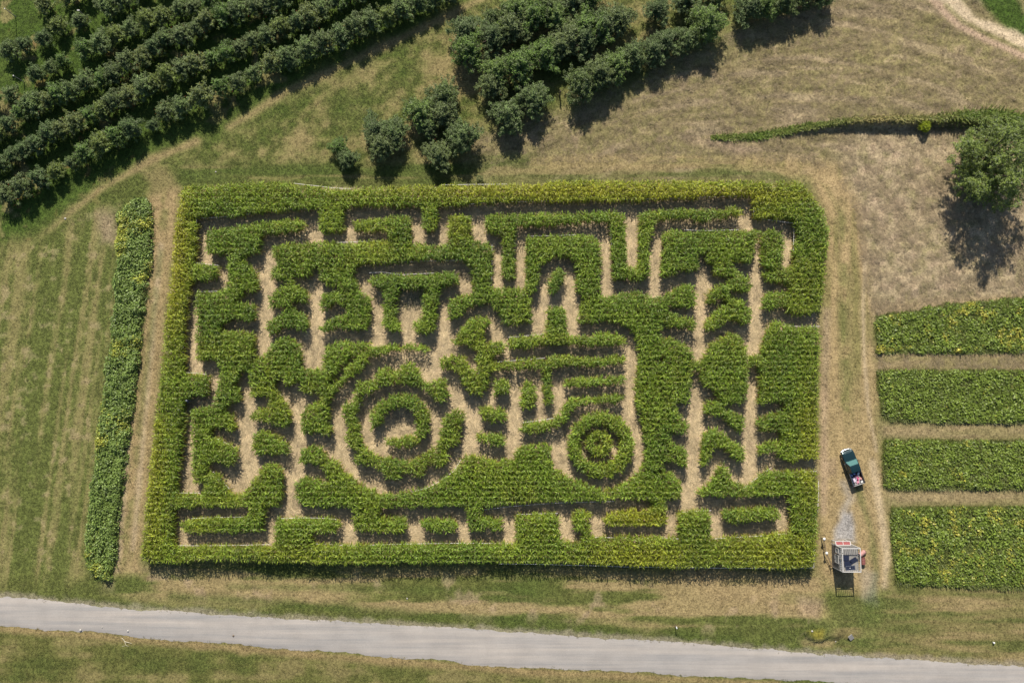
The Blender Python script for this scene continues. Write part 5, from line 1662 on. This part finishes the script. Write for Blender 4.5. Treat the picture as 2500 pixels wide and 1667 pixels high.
    MB().box((0, -.655, .75), (1.42, .04, .50)).build('bed_front', M['black'], T)
    tg = MB().box((0, -2.43, .74), (1.42, .05, .46)).build('tailgate', M['panel'], T, bevel=.01)
    MB().box((0, -2.462, .86), (.22, .02, .06)).build('handle', M['black'], tg)
    MB().loft([[(.84 * c, yy, z) for c in (-1, 1)] + [(.84 * c, yy2, z2) for c in (1, -1)] for yy, z, yy2, z2 in ((-2.47, .40, -2.47, .55), (-2.56, .42, -2.56, .53))]).build('rear_bumper', M['chrome'], T)
    fb = MB()
    fb.tube([(-.80, 2.22, .47), (-.72, 2.40, .47), (-.45, 2.49, .47), (0, 2.52, .47), (.45, 2.49, .47), (.72, 2.40, .47), (.80, 2.22, .47)], [.06, .075, .08, .08, .08, .075, .06], 8)
    fb.build('front_bumper', M['chrome'], T)
    g = MB().box((0, 2.425, .66), (.78, .05, .17)).build('grille', M['black'], T, bevel=.01)
    sl = MB()
    for k in range(4): sl.box((0, 2.455, .60 + k * .04), (.74, .015, .012))
    sl.build('slat', M['chrome'], g)
    MB().box((0, 0, .30), (1.2, 4.4, .14)).build('chassis', M['black'], T)

    # load
    R = Matrix.Rotation(yaw, 4, 'Z')

    def put(name, lb, cat, lx, ly, lz, rz, mb, mat, bevel=0.0, group='odds and ends in the pickup bed'):
        p = R @ Vector((lx, ly, 0))
        o = mb.build(name, mat, None, (x + p.x, y + p.y, lz), yaw + rz, bevel=bevel)
        return tag(o, lb, cat, group)
    F_ = .528
    put('bag', 'pale blue bag in the front left corner of the truck bed', 'bag', -.52, -.95, F_, .2, bagmb(.30, .42, .36), M['blue'])
    put('bag', 'pale blue bag tipped against the truck cab', 'bag', -.12, -.86, F_, -.6, bagmb(.34, .30, .42), M['blue'])
    put('box', 'small cream box beside the cab in the truck bed', 'box', .38, -1.02, F_, -.7, MB().box((0, 0, .2), (.24, .36, .40)), M['white'], .01)
    put('tub', 'white tub behind the cream box in the truck bed', 'tub', .56, -.78, F_, 0, MB().loft([[(r * math.cos(a), r * math.sin(a), z) for a in np.linspace(0, 5.7, 10)] for r, z in ((.10, 0), (.12, .36), (.10, .36), (.09, .05))]), M['white'])
    put('crate', 'lilac crate along the left side of the truck bed', 'crate', -.38, -1.62, F_, .05, cratemb(.34, .62, .36), M['lilac'])
    put('bundle', 'pink cloth bundle in the middle of the truck bed', 'bundle', .08, -1.32, F_, .3, bagmb(.66, .36, .40), M['pink'])
    put('bundle', 'magenta bundle behind the pink cloth in the truck bed', 'bundle', .12, -1.66, F_, 1.2, bagmb(.42, .34, .42), M['magenta'])
    put('bundle', 'large pale pink sack near the right of the tailgate', 'sack', .46, -1.78, F_, .1, bagmb(.40, .48, .44), M['pinkrust'])
    put('bundle', 'pink sack against the middle of the tailgate', 'sack', .02, -2.10, F_, .5, bagmb(.44, .38, .34), M['pink'])
    put('box', 'white box by the tailgate right corner', 'box', .52, -2.18, F_, .1, MB().box((0, 0, .13), (.30, .26, .26)), M['white'], .01)
    for k, (a, b, c, d, mt, lb) in enumerate(((-.50, -2.30, -.10, -1.45, 'white', 'white stake lying across the left of the truck load'), (-.35, -2.34, .28, -1.50, 'pink', 'pink stake lying across the middle of the truck load'), (-.62, -2.05, -.28, -2.32, 'rail', 'short pale stake in the left rear corner of the bed'), (.12, -2.30, .30, -1.25, 'white', 'white stake lying lengthwise on the truck load'))):
        put('stake', lb, 'stake', 0, 0, 1.0, 0, MB().bar((a, b, -.10), (c, d, .02), .05), M[mt])


def bagmb(a, b, c):
    r_ = random.Random(int(a * 1000 + b * 77))
    m = MB()
    rings = []
    for f, s in ((0, .75), (.15, 1), (.5, 1.05), (.8, .85), (.95, .5), (1, .2)):
        rings.append([(a / 2 * s * math.cos(t) * r_.uniform(.85, 1.1), b / 2 * s * math.sin(t) * r_.uniform(.85, 1.1), c * f) for t in np.linspace(0, 2 * math.pi, 13)[:-1]])
    return m.loft(rings)


def cratemb(a, b, c):
    m = MB()
    m.box((0, 0, .015), (a, b, .03))
    for s in (-1, 1):
        for z in (.09, .2, .31):
            m.box((s * (a / 2 - .012), 0, z), (.02, b, .07)).box((0, s * (b / 2 - .012), z), (a - .06, .02, .07))
    m.box((0, 0, .22), (a - .08, b - .08, .2))
    return m


pickup()


# ------------------------------------------------------------------ a walker in the maze
def person():
    x, y = W(457, 978, 1.2)
    root = empty('person', (x, y, 0), math.radians(-75), 'person in navy top and pale cap in the shaded left path', 'person')

    def skin(name, vs, es, rs, mat, sub=2):
        me = bpy.data.meshes.new(name)
        me.from_pydata(vs, es, [])
        o = link(name, me, root)
        sm = o.modifiers.new('skin', 'SKIN')
        for i, r in enumerate(rs):
            me.skin_vertices[0].data[i].radius = (r, r) if not hasattr(r, '__len__') else r
        me.skin_vertices[0].data[0].use_root = True
        ss = o.modifiers.new('sub', 'SUBSURF')
        ss.levels = ss.render_levels = sub
        me.materials.append(mat)
        return o
    # facing +Y, mid stride, right arm out
    vs = [(0, 0, .95), (0, .01, 1.15), (0, .02, 1.36), (0, .02, 1.47), (0, .04, 1.56), (0, .05, 1.66),
          (.19, .01, 1.38), (.30, .10, 1.16), (.33, .30, 1.05), (-.19, .01, 1.38), (-.24, -.05, 1.12), (-.25, .02, .88),
          (.10, .01, .90), (.11, .16, .50), (.11, .12, .09), (.11, .26, .04), (-.10, -.01, .90), (-.11, -.06, .50), (-.11, -.26, .12), (-.11, -.14, .04)]
    es = [(0, 1), (1, 2), (2, 3), (3, 4), (4, 5), (2, 6), (6, 7), (7, 8), (2, 9), (9, 10), (10, 11), (0, 12), (12, 13), (13, 14), (14, 15), (0, 16), (16, 17), (17, 18), (18, 19)]
    rs = [(.15, .11), (.14, .10), (.15, .10), .055, .085, .09, .07, .05, .036, .07, .05, .036, .09, .065, .045, .04, .09, .065, .045, .04]
    skin('body', vs, es, rs, M['skin'])
    # hands with five fingers
    for nm, w, d in (('hand', Vector((.33, .30, 1.05)), Vector((.05, 1, -.3))), ('hand', Vector((-.25, .02, .88)), Vector((0, .25, -1)))):
        d.normalize()
        sd_ = d.cross(Vector((0, 0, 1))).normalized()
        up = sd_.cross(d)
        v, e, r = [tuple(w), tuple(w + d * .08)], [(0, 1)], [(.028, .02), (.034, .018)]
        for k in range(4):
            o = (k - 1.5) * .018
            i = len(v)
            ln = (.062, .075, .07, .055)[k]
            v += [tuple(w + d * .09 + sd_ * o), tuple(w + d * (.09 + ln * .55) + sd_ * o * 1.1 - up * .008), tuple(w + d * (.09 + ln) + sd_ * o * 1.1 - up * .028)]
            e += [(1, i), (i, i + 1), (i + 1, i + 2)]
            r += [.009, .008, .007]
        i = len(v)
        v += [tuple(w + d * .03 + sd_ * .03), tuple(w + d * .065 + sd_ * .055 - up * .01)]
        e += [(0, i), (i, i + 1)]
        r += [.011, .009]
        skin(nm, v, e, r, M['skin'], 1)
    # clothes follow the body, a little larger
    skin('shirt', [vs[0], vs[1], vs[2], (0, .02, 1.42), vs[6], vs[7], vs[9], vs[10]], [(0, 1), (1, 2), (2, 3), (2, 4), (4, 5), (2, 6), (6, 7)], [(.17, .13), (.16, .12), (.17, .12), .075, .085, .065, .085, .065], M['navyc'])
    skin('trousers', [(0, 0, .97), vs[12], vs[13], vs[14], vs[16], vs[17], vs[18]], [(0, 1), (1, 2), (2, 3), (0, 4), (4, 5), (5, 6)], [(.165, .125), .105, .08, .062, .105, .08, .062], M['denim'])
    c = Vector((0, .05, 1.64))
    MB().loft([[(c.x + .105 * s * math.cos(a), c.y + .12 * s * math.sin(a), c.z + z) for a in np.linspace(0, 2 * math.pi, 17)[:-1]] for s, z in ((1.02, .02), (1.0, .06), (.82, .11), (.45, .135), (.1, .14))]).build('cap', M['white'], root)
    MB().loft([[(c.x + q * .08, c.y + .10 + f, c.z + .03 + zz) for q, f, zz in ((-1, 0, 0), (-.6, .08, -.01), (0, .10, -.01), (.6, .08, -.01), (1, 0, 0))] for _ in (0,)] + [[(c.x + q * .08, c.y + .10 + f, c.z + .045 + zz) for q, f, zz in ((-1, 0, 0), (-.6, .08, -.01), (0, .10, -.01), (.6, .08, -.01), (1, 0, 0))]]).build('cap_peak', M['white'], root)
    MB().loft([[(c.x + .097 * s * math.cos(a), c.y - .02 + .10 * s * math.sin(a), c.z + z) for a in np.linspace(math.pi * .95, math.pi * 2.05, 9)] for s, z in ((.9, -.10), (1.04, -.04), (1.04, .03))]).build('hair', M['hair'], root)
    f = MB()
    for s in (-1, 1):
        f.box((c.x + s * .035, c.y + .088, c.z + .0), (.022, .012, .012)).box((c.x + s * .092, c.y, c.z - .02), (.015, .04, .06))
    f.box((c.x, c.y + .10, c.z - .03), (.02, .03, .035)).box((c.x, c.y + .088, c.z - .075), (.045, .01, .01))
    f.build('face', M['skin'], root)


person()


# ------------------------------------------------------------------ small things about the fields
def small():
    # orchard poles
    for k, (a, b, lb) in enumerate(((39, 42, 'bare grey pole on the grass in the far top left corner'), (215, 46, 'grey pole with a pale plate beside the fifth orchard row'), (60, 202, 'grey pole leaning among the trees at the left edge'))):
        x, y = W(a, b)
        r = empty('orchard_pole', (x, y, 0), 0, lb, 'pole', 'poles in the orchard')
        MB().tube([(0, 0, -0.2), (-0.03, 0.01, 1.2), (-0.08, 0.02, 2.4)], [0.055, 0.05, 0.045], 8).build('pole', M['wood'], r)
        MB().box((-0.08, 0.02, 2.42), (0.34 if k == 1 else 0.14, 0.14, 0.03)).build('plate', M['rail'], r)
    # weathered post in the east orchard
    x, y = W(1366, 234)
    r = empty('wooden_post', (x, y, 0), 0, 'weathered stub of a dead tree standing in dry grass between orchard rows', 'post')
    MB().tube([(0, 0, -.1), (.02, 0, .7), (-.02, .03, 1.4), (.03, .05, 1.75)], [.12, .10, .085, .06], 8).build('stump', M['bark'], r)
    MB().tube([(0, .02, 1.1), (.18, .10, 1.35), (.22, .16, 1.5)], [.04, .03, .012], 6).tube([(-.01, .02, 1.3), (-.16, -.02, 1.5)], [.035, .012], 6).build('branch_stub', M['bark'], r)
    # white marker posts along the road
    x, y = W(1648, 1526)
    r = empty('marker_post', (x, y, 0), 0, 'white topped marker post in the verge below the maze', 'marker post', 'marker posts on the verge')
    MB().box((0, 0, .45), (.09, .09, 1.1)).build('post', M['woodd'], r)
    MB().box((0, 0, 1.06), (.14, .30, .12), rz=.3).build('cap', M['white'], r, bevel=.02)
    x, y = W(2424, 1567)
    r = empty('marker_post', (x, y, 0), 0, 'short round white pipe post in the lower right verge', 'marker post', 'marker posts on the verge')
    MB().tube([(0, 0, -.1), (0, 0, .25)], .10, 12).build('post', M['panel'], r)
    MB().loft([[(q * math.cos(a), q * math.sin(a), z) for a in np.linspace(0, 2 * math.pi, 13)[:-1]] for q, z in ((.12, .25), (.13, .30), (.10, .35), (.04, .37))]).build('cap', M['white'], r)
    # tilted board by the ditch
    x, y = W(2076, 1554)
    o = MB().box((0, 0, .24), (.62, .75, .10), rz=.65, rx=.35).build('board', M['wood'], None, (x, y, 0))
    tag(o, 'weathered board tilted up in the grass by the road', 'board')
    # dry branch in the grass below the road
    x, y = W(305, 1566)
    r = empty('dry_branch', (x, y, 0), 0, 'bleached forked branch lying in the grass below the road', 'branch')
    MB().tube([(-.42, .55, .10), (-.15, .35, .14), (.02, .05, .08), (.45, -.02, .12), (.95, -.2, .06)], [.025, .035, .04, .03, .015], 6).build('limb', M['twig'], r)
    MB().tube([(.02, .05, .08), (.2, -.45, .08), (.55, -.55, .05)], [.03, .025, .012], 6).tube([(.0, -.5, .05), (-.35, -.6, .06)], [.025, .012], 6).build('twig', M['twig'], r)
    # stones on the road and verge
    for k, (a, b, s, lb) in enumerate(((197, 1537, .17, 'pale stone on the left end of the road, largest there'), (313, 1539, .15, 'pale stone at the road edge above the bleached branch'), (570, 1551, .14, 'dark stone lying alone in the middle of the road'), (250, 1530, .10, 'small pale stone left of centre on the road'), (160, 534, .16, 'white stone on the worn track above the left field'), (2040, 1565, .10, 'white pebble in the grass below the little ditch'), (527, 420, .12, 'white scrap of stone on the grass above the maze corner'), (1980, 1538, .14, 'pale stone on the yellow grass lip of the ditch'), (994, 1460, .12, 'pale stone in the dry verge below the maze'))):
        x, y = W(a, b)
        rr = random.Random(k)
        bm = bmesh.new()
        bmesh.ops.create_icosphere(bm, subdivisions=2, radius=s)
        for v in bm.verts:
            v.co = Vector((v.co.x * rr.uniform(.85, 1.1), v.co.y * rr.uniform(.8, 1.05), v.co.z * .6 * rr.uniform(.9, 1.1)))
        me = bpy.data.meshes.new('stone')
        bm.to_mesh(me)
        bm.free()
        me.materials.append(M['woodd'] if k == 2 else M['stone'])
        zz = float(gz_at(np.array([x]), np.array([y]))[0])
        if 5 > k and k != 4: zz = 0.04
        tag(link('stone', me, None, (x, y, zz + s * .25)), lb, 'stone', 'stones on road and fields')


small()
